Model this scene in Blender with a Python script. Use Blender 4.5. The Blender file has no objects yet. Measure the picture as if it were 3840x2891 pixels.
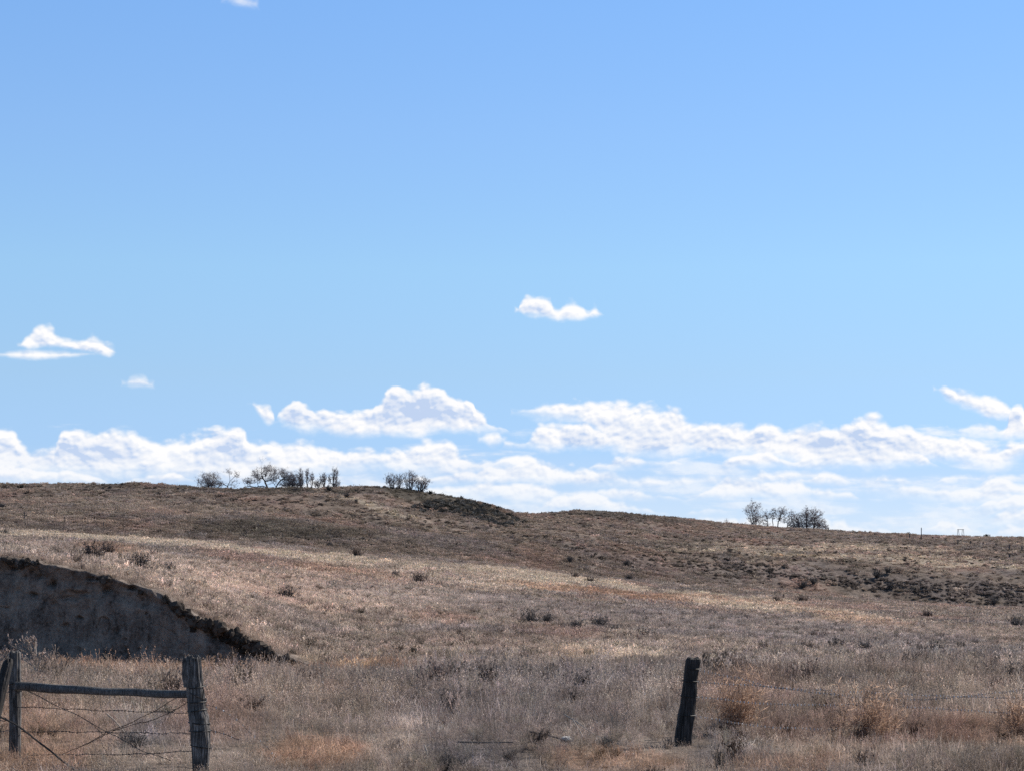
import bpy, math, random
import numpy as np
from mathutils import Vector

sc = bpy.context.scene
# ------------------------------------------------------------------ camera
F = 7165.0            # focal length in photo pixels (3840 wide, 30 degree lens)
HZ = 2030.0           # level line of the eye in the photo
EYE = 2.9             # eye above the ground at the near fence (raised road verge)
camd = bpy.data.cameras.new("camera"); cam = bpy.data.objects.new("camera", camd)
sc.collection.objects.link(cam); sc.camera = cam
cam.location = (0, 0, EYE); cam.rotation_euler = (math.radians(90), 0, 0)
camd.sensor_width = 36; camd.lens = 36 * F / 3840
camd.shift_y = (HZ - 1445.5) / 3840
camd.clip_start = 0.1; camd.clip_end = 30000
# ------------------------------------------------------------------ light
SUN_AZ, SUN_EL = math.radians(58), math.radians(40)    # to the right of the view, ahead
sund = bpy.data.lights.new("sun", 'SUN'); sun = bpy.data.objects.new("sun", sund)
sc.collection.objects.link(sun)
sund.energy = 5.0; sund.angle = math.radians(0.5); sund.color = (1.0, 0.93, 0.84)
sdir = Vector((math.sin(SUN_AZ)*math.cos(SUN_EL), math.cos(SUN_AZ)*math.cos(SUN_EL), math.sin(SUN_EL)))
sun.rotation_euler = sdir.to_track_quat('Z', 'Y').to_euler(); sun.location = sdir*60
sc.view_settings.view_transform = 'Standard'; sc.view_settings.look = 'None'
sc.view_settings.exposure = 0.35; sc.view_settings.gamma = 1.0
try:
    sc.cycles.use_denoising = False
    sc.cycles.max_bounces = 6; sc.cycles.diffuse_bounces = 3; sc.cycles.transmission_bounces = 4
    sc.cycles.transparent_max_bounces = 6
except Exception: pass

# ------------------------------------------------------------------ sky and clouds
class NT:
    """small helper to write shader maths"""
    def __init__(s, tree): s.t = tree
    def n(s, typ, **kw):
        nd = s.t.nodes.new(typ)
        for k, v in kw.items(): setattr(nd, k, v)
        return nd
    def put(s, sock, v):
        if v is None: return
        if hasattr(v, 'is_output') or isinstance(v, bpy.types.NodeSocket): s.t.links.new(v, sock)
        else: sock.default_value = v
    def m(s, op, a, b=None, c=None, clamp=False):
        nd = s.n('ShaderNodeMath', operation=op, use_clamp=clamp)
        s.put(nd.inputs[0], a); s.put(nd.inputs[1], b); s.put(nd.inputs[2], c)
        return nd.outputs[0]
    def rng(s, v, a, b, c, d, interp='LINEAR', clamp=True):
        nd = s.n('ShaderNodeMapRange', interpolation_type=interp, clamp=clamp)
        for i, q in enumerate((v, a, b, c, d)): s.put(nd.inputs[i], q)
        return nd.outputs[0]
    def xyz(s, x, y, z=0.0):
        nd = s.n('ShaderNodeCombineXYZ'); s.put(nd.inputs[0], x); s.put(nd.inputs[1], y); s.put(nd.inputs[2], z)
        return nd.outputs[0]
    def noise(s, vec, scale, detail=4, rough=.5, dist=0.0, lac=2.0):
        nd = s.n('ShaderNodeTexNoise'); s.put(nd.inputs['Vector'], vec)
        nd.inputs['Scale'].default_value = scale; nd.inputs['Detail'].default_value = detail
        nd.inputs['Roughness'].default_value = rough; nd.inputs['Distortion'].default_value = dist
        nd.inputs['Lacunarity'].default_value = lac
        return nd.outputs[0]
    def mixc(s, f, a, b, mode='MIX'):
        nd = s.n('ShaderNodeMix', data_type='RGBA', blend_type=mode)
        s.put(nd.inputs[0], f); s.put(nd.inputs[6], a); s.put(nd.inputs[7], b)
        return nd.outputs[2]
    def ramp(s, v, stops):
        nd = s.n('ShaderNodeValToRGB'); s.put(nd.inputs[0], v); cr = nd.color_ramp
        cr.elements[0].position, cr.elements[0].color = stops[0][0], (*stops[0][1], 1)
        cr.elements[1].position, cr.elements[1].color = stops[-1][0], (*stops[-1][1], 1)
        for p, c in stops[1:-1]:
            e = cr.elements.new(p); e.color = (*c, 1)
        return nd.outputs[0]

def px2av(px, py):      # a photo position -> (azimuth, rise) of the sky direction
    u = (px-1920)/F; a = math.atan(u)
    return a, (HZ-py)/F*math.cos(a)

# cloud layers: outline of the top, outline of the base, softness of top / base edge (photo px), opacity
CL = [
 # small high cloud
 ([(1944,1160),(1955,1126),(1990,1096),(2030,1098),(2064,1120),(2090,1158),(2112,1144),(2135,1130),(2160,1130),(2186,1140),(2204,1154),(2228,1144),(2250,1158),(2276,1174)],
  [(1944,1164),(1975,1188),(2060,1200),(2150,1202),(2235,1196),(2276,1178)], 12, 14, 1.0),
 # left pair
 ([(78,1296),(108,1252),(146,1226),(184,1224),(216,1250),(255,1262),(300,1270),(350,1262),(396,1282),(440,1318)],
  [(78,1300),(130,1308),(200,1308),(300,1320),(400,1334),(440,1322)], 14, 12, 1.0),
 ([(-10,1329),(80,1316),(200,1315),(340,1326)], [(-10,1331),(100,1346),(240,1344),(340,1328)], 9, 8, .8),
 ([(850,-8),(880,-16),(915,-2),(948,12)], [(850,-4),(880,6),(915,14),(948,16)], 12, 14, .5),
 ([(472,1436),(500,1415),(540,1417),(560,1440)], [(472,1438),(510,1448),(560,1446)], 14, 12, .75),
 ([(545,1600),(660,1596),(690,1582),(712,1592),(730,1606)], [(545,1604),(690,1606),(730,1608)], 12, 12, .0),
 ([(942,1508),(955,1500),(985,1515),(1010,1525),(1028,1550),(1030,1575)], [(942,1512),(965,1545),(990,1575),(1012,1588),(1030,1578)], 10, 14, .85),
 # the tall cumulus
 ([(1036,1560),(1055,1520),(1085,1506),(1112,1485),(1135,1497),(1160,1514),(1200,1514),(1240,1532),(1285,1545),(1350,1527),(1392,1524),(1408,1500),(1432,1488),(1462,1450),(1490,1436),(1528,1444),(1566,1454),(1592,1436),(1640,1436),(1690,1462),(1732,1482),(1774,1490),(1786,1532),(1812,1542),(1850,1572),(1890,1592),(1912,1614)],
  [(1036,1564),(1080,1604),(1200,1624),(1300,1632),(1450,1636),(1560,1640),(1620,1622),(1700,1622),(1800,1622),(1912,1618)], 10, 22, 1.0),
 ([(1808,1640),(1830,1620),(1862,1614),(1884,1640)], [(1808,1646),(1845,1668),(1884,1650)], 12, 16, .7),
 # broad bank right of centre
 ([(1930,1536),(1990,1516),(2080,1502),(2200,1485),(2300,1496),(2400,1514),(2450,1510),(2520,1518),(2570,1546),(2650,1566),(2730,1590),(2800,1590),(2850,1582),(2960,1586),(3080,1584),(3160,1580),(3210,1566),(3255,1551),(3312,1562),(3345,1580),(3400,1584),(3450,1612),(3540,1626),(3650,1640),(3740,1660),(3800,1646),(3900,1636),(4200,1640)],
  [(1930,1540),(2040,1566),(2200,1600),(2300,1690),(2420,1712),(2560,1708),(2760,1712),(2900,1725),(3100,1760),(3300,1752),(3500,1730),(3650,1752),(3740,1764),(3860,1712),(4200,1720)], 14, 30, .95),
 ([(1880,1670),(1910,1648),(1950,1650),(1990,1620),(2030,1590),(2080,1574),(2160,1566),(2240,1590),(2330,1640)],
  [(1880,1674),(1960,1676),(2060,1690),(2160,1684),(2260,1690),(2330,1680)], 12, 22, 1.0),
 # upper right
 ([(3514,1456),(3540,1434),(3580,1450),(3640,1464),(3705,1470),(3760,1492),(3790,1520),(3806,1556)],
  [(3514,1460),(3556,1500),(3600,1524),(3660,1544),(3710,1566),(3770,1572),(3806,1560)], 14, 18, .95),
 ([(3530,1584),(3550,1576),(3590,1600),(3630,1576),(3655,1565),(3715,1576),(3765,1592),(3785,1545),(3800,1518),(3826,1516),(3850,1560),(3950,1580),(4100,1600)],
  [(3530,1588),(3600,1628),(3700,1644),(3800,1650),(3950,1640),(4100,1604)], 12, 24, .9),
 # long low bank, left to centre
 ([(-400,1560),(-100,1570),(0,1580),(40,1590),(85,1644),(200,1676),(222,1622),(262,1600),(350,1590),(420,1602),(500,1620),(620,1628),(700,1626),(745,1606),(800,1602),(850,1600),(880,1586),(920,1600),(938,1640),(1050,1646),(1150,1660),(1230,1664),(1300,1690),(1350,1688),(1400,1674),(1480,1680),(1550,1668),(1590,1650),(1650,1640),(1700,1660),(1760,1694),(1850,1702),(1945,1692),(2010,1714),(2050,1722),(2120,1738),(2190,1738),(2260,1770),(2330,1796),(2450,1808)],
  [(-400,1770),(0,1776),(200,1790),(400,1792),(560,1784),(700,1800),(850,1816),(1000,1800),(1150,1790),(1280,1770),(1400,1764),(1600,1786),(1760,1790),(1900,1768),(2000,1796),(2150,1812),(2330,1822),(2450,1812)], 14, 34, .95),
 ([(1500,1850),(1600,1830),(1700,1812),(1790,1796),(1850,1800),(1940,1790),(2000,1800),(2060,1826),(2130,1850)],
  [(1500,1860),(1700,1880),(1850,1866),(1950,1886),(2060,1882),(2130,1856)], 12, 30, .85),
 ([(2140,1780),(2250,1762),(2320,1778),(2420,1790),(2600,1782),(2800,1780),(3000,1760),(3200,1790),(3400,1800),(3550,1820)],
  [(2140,1784),(2300,1812),(2500,1830),(2700,1815),(2900,1800),(3100,1800),(3300,1812),(3550,1826)], 14, 22, .8),
 ([(3220,1830),(3400,1816),(3560,1822),(3620,1812),(3740,1820),(3840,1842),(4100,1840)],
  [(3220,1836),(3400,1856),(3560,1880),(3700,1895),(3840,1890),(4100,1880)], 14, 26, .8),
]

def cloud_group():
    """direction (azimuth a, rise v) -> thickness field of the clouds"""
    g = bpy.data.node_groups.new("cloud_field", 'ShaderNodeTree')
    g.interface.new_socket("a", in_out='INPUT', socket_type='NodeSocketFloat')
    g.interface.new_socket("v", in_out='INPUT', socket_type='NodeSocketFloat')
    g.interface.new_socket("field", in_out='OUTPUT', socket_type='NodeSocketFloat')
    g.interface.new_socket("relief", in_out='OUTPUT', socket_type='NodeSocketFloat')
    N = NT(g); gi = N.n('NodeGroupInput'); go = N.n('NodeGroupOutput')
    a, v = gi.outputs[0], gi.outputs[1]
    p = N.xyz(a, N.m('MULTIPLY', v, 1.45))
    # billows: rounded lobes of several sizes
    w1 = N.noise(p, 26, 5, .55)
    w2 = N.n('ShaderNodeTexNoise', noise_dimensions='2D'); g.links.new(p, w2.inputs[0])
    w2.inputs['Scale'].default_value = 26; w2.inputs['Detail'].default_value = 5
    wv = N.n('ShaderNodeVectorMath', operation='SCALE'); g.links.new(w2.outputs['Color'], wv.inputs[0]); wv.inputs['Scale'].default_value = .010
    pw = N.n('ShaderNodeVectorMath', operation='ADD'); g.links.new(p, pw.inputs[0]); g.links.new(wv.outputs[0], pw.inputs[1])
    def vor(scale, detail):
        vo = N.n('ShaderNodeTexVoronoi', feature='SMOOTH_F1', voronoi_dimensions='2D')
        g.links.new(pw.outputs[0], vo.inputs['Vector']); vo.inputs['Scale'].default_value = scale
        vo.inputs['Detail'].default_value = detail; vo.inputs['Roughness'].default_value = .5
        vo.inputs['Smoothness'].default_value = .55
        return vo.outputs['Distance']
    puff = N.m('SUBTRACT', .44, vor(62, 2.6))                     # about -0.3 .. 0.4
    fb = N.m('SUBTRACT', w1, .5)
    disp = N.m('ADD', N.m('MULTIPLY', puff, 44/F), N.m('MULTIPLY', fb, 46/F))    # outline displacement, radians
    best = None
    for top, bot, st, sb, op in CL:
        if op <= 0: continue
        A = [px2av(*q) for q in top]; B = [px2av(*q) for q in bot]
        a0, a1 = A[0][0], A[-1][0]
        t = N.rng(a, a0, a1, 0, 1)
        allv = [q[1] for q in A+B]; lo, hi = min(allv)-.002, max(allv)+.002
        def curve(P):
            fc = N.n('ShaderNodeFloatCurve'); g.links.new(t, fc.inputs['Value'])
            c = fc.mapping.curves[0]
            P2 = sorted(((q[0]-a0)/(a1-a0), (q[1]-lo)/(hi-lo)) for q in P)
            c.points[0].location = P2[0]; c.points[1].location = P2[-1]
            for q in P2[1:-1]: c.points.new(*q)
            for q in c.points: q.handle_type = 'AUTO_CLAMPED'
            fc.mapping.update()
            return N.rng(fc.outputs[0], 0, 1, lo, hi)
        vt = N.m('SUBTRACT', curve(A), v); vb = N.m('SUBTRACT', v, curve(B))
        kd = min(1.0, max(.22, (max(q[1] for q in bot)-min(q[1] for q in top))/130.))
        up = N.m('DIVIDE', N.m('ADD', vt, N.m('MULTIPLY', disp, kd)), st/F)
        dn = N.m('DIVIDE', N.m('ADD', vb, N.m('MULTIPLY', disp, .5*kd)), sb/F)
        f = N.m('MINIMUM', up, dn)
        # fade outside the azimuth range of the layer
        ed = N.m('MINIMUM', N.m('SUBTRACT', a, a0), N.m('SUBTRACT', a1, a))
        f = N.m('MINIMUM', f, N.m('ADD', N.m('DIVIDE', ed, 10/F), .8))
        f = N.m('MINIMUM', f, 4.0)
        f = N.m('MULTIPLY', f, op) if op < 1 else f
        best = f if best is None else N.m('MAXIMUM', best, f)
    # rows of far cumulus, one behind the other down to the horizon, all the way round
    ROWS = [(.0030, .0075, 21, .12), (.0090, .0085, 17, .05), (.0155, .0090, 14, .045), (.0225, .0100, 12, .05), (.0300, .0120, 10, .01), (.0385, .0140, 8, -.06)]
    for k, (base, h, fr, bias) in enumerate(ROWS):
        pr = N.xyz(N.m('ADD', a, k*3.71), k*1.37+.2)
        nz = N.n('ShaderNodeTexNoise', noise_dimensions='2D'); g.links.new(pr, nz.inputs['Vector']); nz.inputs['Scale'].default_value = fr
        nz.inputs['Detail'].default_value = 4; nz.inputs['Roughness'].default_value = .5
        prof = N.m('MULTIPLY', N.m('ADD', N.m('SUBTRACT', nz.outputs[0], .47), bias), 5.5*h)
        prof = N.m('MINIMUM', prof, h*1.3)
        bs = N.m('ADD', base, N.m('MULTIPLY', fb, .006))
        up = N.m('DIVIDE', N.m('ADD', N.m('SUBTRACT', N.m('ADD', bs, prof), v), N.m('MULTIPLY', disp, .55)), 13/F)
        dn = N.m('DIVIDE', N.m('ADD', N.m('SUBTRACT', v, bs), N.m('MULTIPLY', disp, .35)), 22/F)
        f = N.m('MINIMUM', N.m('MINIMUM', up, dn), 1.6)
        best = N.m('MAXIMUM', best, f)
    # thin veil between the rows
    q = N.xyz(a, N.m('MULTIPLY', v, 5.5)); n1 = N.noise(q, 15, 6, .55, .3)
    veil = N.m('MULTIPLY', N.m('SUBTRACT', n1, N.m('ADD', N.rng(v, .01, .06, .50, .64), N.rng(v, .06, .075, 0, .4))), 9)
    best = N.m('MAXIMUM', best, N.m('MINIMUM', N.m('SUBTRACT', veil, .1), .25))
    rel = N.m('ADD', N.m('MULTIPLY', puff, 1.0), N.m('MULTIPLY', fb, 2.6))
    g.links.new(rel, go.inputs[1])
    g.links.new(best, go.inputs[0])
    return g

world = bpy.data.worlds.new("World"); sc.world = world; world.use_nodes = True
wt = world.node_tree; wt.nodes.clear(); W = NT(wt)
tc = W.n('ShaderNodeTexCoord'); sep = W.n('ShaderNodeSeparateXYZ'); wt.links.new(tc.outputs['Generated'], sep.inputs[0])
dx, dy, dz = sep.outputs
hyp = W.m('SQRT', W.m('ADD', W.m('MULTIPLY', dx, dx), W.m('MULTIPLY', dy, dy)))
az = W.m('ARCTAN2', dx, dy); rise = W.m('DIVIDE', dz, W.m('MAXIMUM', hyp, .02))
rise = W.m('MINIMUM', rise, 3.0)
CG = cloud_group()
def field(a, v):
    nd = W.n('ShaderNodeGroup', node_tree=CG); wt.links.new(a, nd.inputs[0]); wt.links.new(v, nd.inputs[1]); return nd.outputs
f0, r0_ = field(az, rise)
f1, r1_ = field(W.m('ADD', az, 7/F), W.m('ADD', rise, 11/F))           # a step towards the sun
sky = W.n('ShaderNodeTexSky', sky_type='NISHITA', sun_disc=False)
sky.sun_elevation = SUN_EL; sky.sun_rotation = SUN_AZ; sky.altitude = 1400
sky.air_density = 1.0; sky.dust_density = 0.2; sky.ozone_density = 2.5
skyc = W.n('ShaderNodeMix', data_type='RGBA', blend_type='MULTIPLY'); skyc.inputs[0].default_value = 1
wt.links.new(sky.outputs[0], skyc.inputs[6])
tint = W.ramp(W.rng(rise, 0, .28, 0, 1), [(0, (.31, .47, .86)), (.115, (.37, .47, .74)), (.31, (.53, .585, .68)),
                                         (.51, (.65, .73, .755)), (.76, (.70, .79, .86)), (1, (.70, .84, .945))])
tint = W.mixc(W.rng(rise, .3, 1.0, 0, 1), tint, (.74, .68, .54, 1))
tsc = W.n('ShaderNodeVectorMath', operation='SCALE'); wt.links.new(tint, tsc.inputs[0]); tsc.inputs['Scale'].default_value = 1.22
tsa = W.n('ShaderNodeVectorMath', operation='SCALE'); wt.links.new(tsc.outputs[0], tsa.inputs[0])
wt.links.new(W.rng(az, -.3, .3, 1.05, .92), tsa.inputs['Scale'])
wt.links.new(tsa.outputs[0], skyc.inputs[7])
wisp = W.noise(W.xyz(az, W.m('MULTIPLY', rise, 1.6)), 90, 5, .6)
alpha = W.rng(W.m('ADD', f0, W.m('MULTIPLY', W.m('SUBTRACT', wisp, .5), 1.4)), -1.0, 1.35, 0, 1, 'SMOOTHSTEP')
aop = W.m('MULTIPLY', alpha, W.rng(rise, 0, .05, .82, .99))
slope = W.m('SUBTRACT', f0, f1)
thick = W.rng(f0, 1.0, 4.0, 0, 1, 'SMOOTHSTEP')
soft = W.noise(W.xyz(az, W.m('MULTIPLY', rise, 1.9)), 24, 5, .5)
lit = W.m('ADD', W.m('MULTIPLY', slope, .22), W.m('MULTIPLY', W.m('SUBTRACT', r0_, r1_), 1.5))
lit = W.m('ADD', lit, W.m('SUBTRACT', .80, W.m('MULTIPLY', thick, .55)))
lit = W.m('ADD', lit, W.m('MULTIPLY', W.m('SUBTRACT', soft, .5), 1.5), clamp=True)
for (cx, cy, rx_, ry_, am) in [(1545, 1545, 120, 62, .62), (1120, 1555, 60, 34, .5), (330, 1700, 110, 50, .5), (60, 1720, 90, 40, .3), (2420, 1650, 150, 48, .45), (2180, 1650, 70, 26, .35), (1760, 1760, 120, 26, .4), (3100, 1650, 300, 30, .25)]:
    ca_, cv_ = px2av(cx, cy)
    ga = W.m('DIVIDE', W.m('SUBTRACT', az, ca_), rx_/F); gv = W.m('DIVIDE', W.m('SUBTRACT', rise, cv_), ry_/F)
    gq = W.m('ADD', W.m('ADD', W.m('MULTIPLY', ga, ga), W.m('MULTIPLY', gv, gv)), W.m('MULTIPLY', W.m('SUBTRACT', wisp, .5), 2.2))
    lit = W.m('SUBTRACT', lit, W.m('MULTIPLY', W.m('EXPONENT', W.m('MULTIPLY', W.m('MAXIMUM', gq, 0), -1.0)), am*.72), clamp=True)
lit = W.m('POWER', lit, .75)
cc = W.mixc(lit, (3.6, 4.4, 5.9, 1), (6.8, 6.72, 6.7, 1))
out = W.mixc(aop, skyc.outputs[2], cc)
out = W.mixc(W.rng(rise, 0, .05, .50, 0), out, (5.6, 6.0, 6.5, 1))
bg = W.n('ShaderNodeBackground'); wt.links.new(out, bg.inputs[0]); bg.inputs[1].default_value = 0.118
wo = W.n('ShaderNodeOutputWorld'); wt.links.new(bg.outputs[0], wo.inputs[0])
world.cycles.sampling_method = 'MANUAL'; world.cycles.sample_map_resolution = 512

# ------------------------------------------------------------------ helpers
rs = np.random.RandomState(7)
COL = sc.collection
def _hash(ix, iy, seed):
    h = (ix.astype(np.int64)*374761393 + iy.astype(np.int64)*668265263 + seed*974634777) & 0xffffffff
    h = ((h ^ (h >> 13))*1274126177) & 0xffffffff
    return ((h ^ (h >> 16)) & 0xffff)/65535.0
def vnoise(x, y, seed=0):
    ix, iy = np.floor(x), np.floor(y); fx, fy = x-ix, y-iy
    fx = fx*fx*fx*(fx*(fx*6-15)+10); fy = fy*fy*fy*(fy*(fy*6-15)+10)
    a = _hash(ix, iy, seed); b = _hash(ix+1, iy, seed); c = _hash(ix, iy+1, seed); d = _hash(ix+1, iy+1, seed)
    return (a*(1-fx)+b*fx)*(1-fy)+(c*(1-fx)+d*fx)*fy
def fbm(x, y, s, octv=4, seed=0, gain=.5):
    x = np.asarray(x, float)/s; y = np.asarray(y, float)/s; r = 0; amp = 1; tot = 0
    for o in range(octv):
        r = r + amp*(vnoise(x, y, seed+o)-.5); tot += amp; amp *= gain; x = x*2.03+11.3; y = y*2.03+5.7
    return r/tot*2            # about -1 .. 1
def sstep(a, b, x):
    t = np.clip((x-a)/(b-a), 0, 1); return t*t*(3-2*t)

def tag(o, label=None, cat=None, group=None, kind=None):
    if label: o['label'] = label
    if cat: o['category'] = cat
    if group: o['group'] = group
    if kind: o['kind'] = kind
    return o
def empty(name, loc):
    o = bpy.data.objects.new(name, None); COL.objects.link(o); o.location = loc; o.empty_display_size = .2; return o

class MB:
    """collects faces of one mesh; tone is a per-face-corner brightness of the thing's own colour"""
    def __init__(s): s.v = []; s.f = []; s.t = []; s.m = []; s.n = 0
    def add(s, verts, faces, tone=1.0, mat=0):
        s.v.extend(verts); s.f.extend([tuple(i+s.n for i in f) for f in faces]); s.n += len(verts)
        s.t.extend([tone]*len(verts)); s.m.extend([mat]*len(faces))
    def tube(s, pts, rad, k=4, tone=1.0, mat=0, cap=True):
        pts = [np.asarray(p, float) for p in pts]; n = len(pts); V = []; Fc = []
        ref = None
        for i, p in enumerate(pts):
            d = pts[min(i+1, n-1)]-pts[max(i-1, 0)]; d = d/(np.linalg.norm(d)+1e-9)
            if ref is None: ref = np.array([1, 0, 0]) if abs(d[0]) < .8 else np.array([0, 1, 0])
            u = np.cross(d, ref); u /= np.linalg.norm(u)+1e-9; w = np.cross(d, u); ref = np.cross(u, d)
            r = rad[i] if hasattr(rad, '__len__') else rad
            for j in range(k):
                a = 2*math.pi*j/k; V.append(tuple(p+(u*math.cos(a)+w*math.sin(a))*r))
        for i in range(n-1):
            for j in range(k):
                a, b = i*k+j, i*k+(j+1) % k; Fc.append((a, b, b+k, a+k))
        if cap: Fc.append(tuple(range(k-1, -1, -1))); Fc.append(tuple((n-1)*k+j for j in range(k)))
        s.add(V, Fc, tone, mat)
    def blade(s, base, pts, w, tone, side, mat=0):
        V = []; n = len(pts)
        for i, p in enumerate(pts):
            ww = w*(1-.85*i/(n-1))*.5
            V.append((p[0]-side[0]*ww, p[1]-side[1]*ww, p[2])); V.append((p[0]+side[0]*ww, p[1]+side[1]*ww, p[2]))
        s.add(V, [(2*i, 2*i+1, 2*i+3, 2*i+2) for i in range(n-1)], tone, mat)
    def mesh(s, name, mats, smooth=False):
        me = bpy.data.meshes.new(name); me.from_pydata(s.v, [], s.f)
        at = me.attributes.new('tone', 'FLOAT', 'POINT'); at.data.foreach_set('value', np.array(s.t, np.float32))
        for m in mats: me.materials.append(m)
        me.polygons.foreach_set('material_index', np.array(s.m, np.int32))
        if smooth: me.polygons.foreach_set('use_smooth', np.ones(len(s.f), bool))
        me.update(); return me
    def obj(s, name, mats, parent=None, smooth=False, loc=None):
        o = bpy.data.objects.new(name, s.mesh(name, mats if isinstance(mats, list) else [mats], smooth))
        COL.objects.link(o)
        if parent: o.parent = parent
        if loc is not None: o.location = loc
        return o

# ------------------------------------------------------------------ materials
def new_mat(name):
    m = bpy.data.materials.new(name); m.use_nodes = True; m.node_tree.nodes.clear()
    return m, NT(m.node_tree)
def attr(N, name, typ='GEOMETRY'):
    nd = N.n('ShaderNodeAttribute', attribute_name=name, attribute_type=typ); return nd
def plant_mat(name, color=None, transl=.4, inst=False, vary=.0):
    m, N = new_mat(name); t = m.node_tree
    tone = attr(N, 'tone').outputs['Fac']
    if inst: base = attr(N, 'tint', 'INSTANCER').outputs['Color']
    else:
        base = N.n('ShaderNodeRGB').outputs[0]; base.default_value = (*color, 1)
    sc_ = N.n('ShaderNodeVectorMath', operation='SCALE'); t.links.new(base, sc_.inputs[0]); t.links.new(tone, sc_.inputs['Scale'])
    d = N.n('ShaderNodeBsdfDiffuse'); tr = N.n('ShaderNodeBsdfTranslucent'); mx = N.n('ShaderNodeMixShader')
    t.links.new(sc_.outputs[0], d.inputs[0]); t.links.new(sc_.outputs[0], tr.inputs[0]); mx.inputs[0].default_value = transl
    t.links.new(d.outputs[0], mx.inputs[1]); t.links.new(tr.outputs[0], mx.inputs[2])
    o = N.n('ShaderNodeOutputMaterial'); t.links.new(mx.outputs[0], o.inputs[0]); return m
M_grass = plant_mat('dry_grass', inst=True, transl=.42)
M_twig = plant_mat('bare_twigs', (.36, .30, .285), .35)
M_bark = plant_mat('grey_bark', (.11, .095, .088), 0)
def wood_mat(name, c0, c1, c2):
    m, N = new_mat(name); t = m.node_tree
    tc_ = N.n('ShaderNodeTexCoord'); mp = N.n('ShaderNodeMapping'); t.links.new(tc_.outputs['Object'], mp.inputs[0])
    mp.inputs['Scale'].default_value = (1, 1, .07)
    n1 = N.noise(mp.outputs[0], 60, 6, .65); n2 = N.noise(tc_.outputs['Object'], 7, 4, .6)
    col = N.ramp(N.m('ADD', N.m('MULTIPLY', n1, .75), N.m('MULTIPLY', n2, .3)), [(.36, c0), (.52, c1), (.72, c2)])
    p = N.n('ShaderNodeBsdfPrincipled'); t.links.new(col, p.inputs['Base Color']); p.inputs['Roughness'].default_value = .85
    p.inputs['Specular IOR Level'].default_value = .25
    b = N.n('ShaderNodeBump'); b.inputs['Strength'].default_value = .9; b.inputs['Distance'].default_value = .012
    t.links.new(n1, b.inputs['Height']); t.links.new(b.outputs[0], p.inputs['Normal'])
    o = N.n('ShaderNodeOutputMaterial'); t.links.new(p.outputs[0], o.inputs[0]); return m
M_wood = wood_mat('weathered_wood', (.010, .009, .009), (.085, .078, .074), (.32, .30, .29))
M_rail = wood_mat('weathered_rail', (.02, .02, .02), (.085, .082, .082), (.22, .22, .22))
M_char = wood_mat('dark_creosote_wood', (.008, .0075, .0075), (.03, .027, .026), (.085, .077, .075))
def metal(name, c, rough, metalness):
    m, N = new_mat(name); t = m.node_tree; p = N.n('ShaderNodeBsdfPrincipled')
    tc_ = N.n('ShaderNodeTexCoord'); n1 = N.noise(tc_.outputs['Object'], 30, 3)
    col = N.mixc(n1, (*[q*.5 for q in c], 1), (*[q*1.5 for q in c], 1)); t.links.new(col, p.inputs['Base Color'])
    p.inputs['Roughness'].default_value = rough; p.inputs['Metallic'].default_value = metalness
    o = N.n('ShaderNodeOutputMaterial'); t.links.new(p.outputs[0], o.inputs[0]); return m
M_wire = metal('rusty_wire', (.10, .07, .055), .5, .6)
M_barb = metal('pale_glint_barb', (.62, .62, .64), .35, .25)  # pale base colour stands in for the glint of light on the barbs
M_cable = metal('dark_cable', (.02, .018, .018), .6, .2)
M_steel = metal('grey_steel', (.12, .12, .13), .5, .5)

# ------------------------------------------------------------------ terrain: height field from surveyed rows
KX = np.array([-2600, -700, 0, 400, 800, 1150, 1500, 1900, 2300, 2700, 3100, 3500, 3840, 4600, 6400], float)
def K(*pairs):          # (photo x, y) knots -> y at the KX columns
    a = np.array(pairs, float); return np.interp(np.arange(-2600, 6401, 20), a[:, 0], a[:, 1])
XG = np.arange(-2600, 6401, 20).astype(float)
def ksm(a, w):
    n = int(w/20); k = np.hanning(2*n+3); k /= k.sum()
    return np.convolve(np.pad(a, (n+1, n+1), 'edge'), k, 'valid')
def flat(z): return np.full(XG.shape, float(z))
def zrow(py, d): return EYE-(py-HZ)/F*d
EDGE = K((-2600, 2060), (-700, 2066), (-300, 2075), (0, 2090), (150, 2112), (350, 2148), (520, 2190), (600, 2226), (650, 2244), (730, 2294), (836, 2338), (917, 2384), (964, 2410), (1053, 2452), (1143, 2486), (1195, 2500), (1270, 2506), (1500, 2500), (6400, 2500))
rows = []   # (distance per column, height per column)
def row(d, z): rows.append((d if hasattr(d, '__len__') else flat(d), z if hasattr(z, '__len__') else flat(z)))
row(3, 1.35); row(9, 1.15); row(16, .25); row(21, .02); row(27, 0.0); row(34, -.2); row(45, -.62); row(58, ksm(K((-2600, -1.35), (1150, -1.3), (1400, -1.2), (6400, -1.2)), 300))
row(69.6, ksm(K((-2600, -1.92), (1060, -1.92), (1260, -1.78), (6400, -1.75)), 100))
row(71.8, zrow(ksm(EDGE, 50), 71.8))
def prow(d, p, sm=160):
    d = ksm(K(*d), 300) if not np.isscalar(d) else d; row(d, zrow(ksm(K(*p), sm), d))
prow(84, [(-2600, 2058), (0, 2084), (500, 2160), (800, 2285), (1000, 2385), (1250, 2450), (1900, 2462), (6400, 2470)], 120)
prow(110, [(-2600, 2050), (0, 2072), (500, 2125), (800, 2210), (900, 2250), (1150, 2335), (1500, 2380), (1900, 2395), (2300, 2410), (2700, 2425), (3100, 2440), (3500, 2450), (3840, 2455), (6400, 2460)])
prow(180, [(-2600, 2020), (0, 2036), (500, 2070), (900, 2128), (1150, 2185), (1500, 2222), (1900, 2252), (2300, 2290), (2700, 2320), (3100, 2345), (3500, 2365), (3840, 2375), (6400, 2390)])
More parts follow.
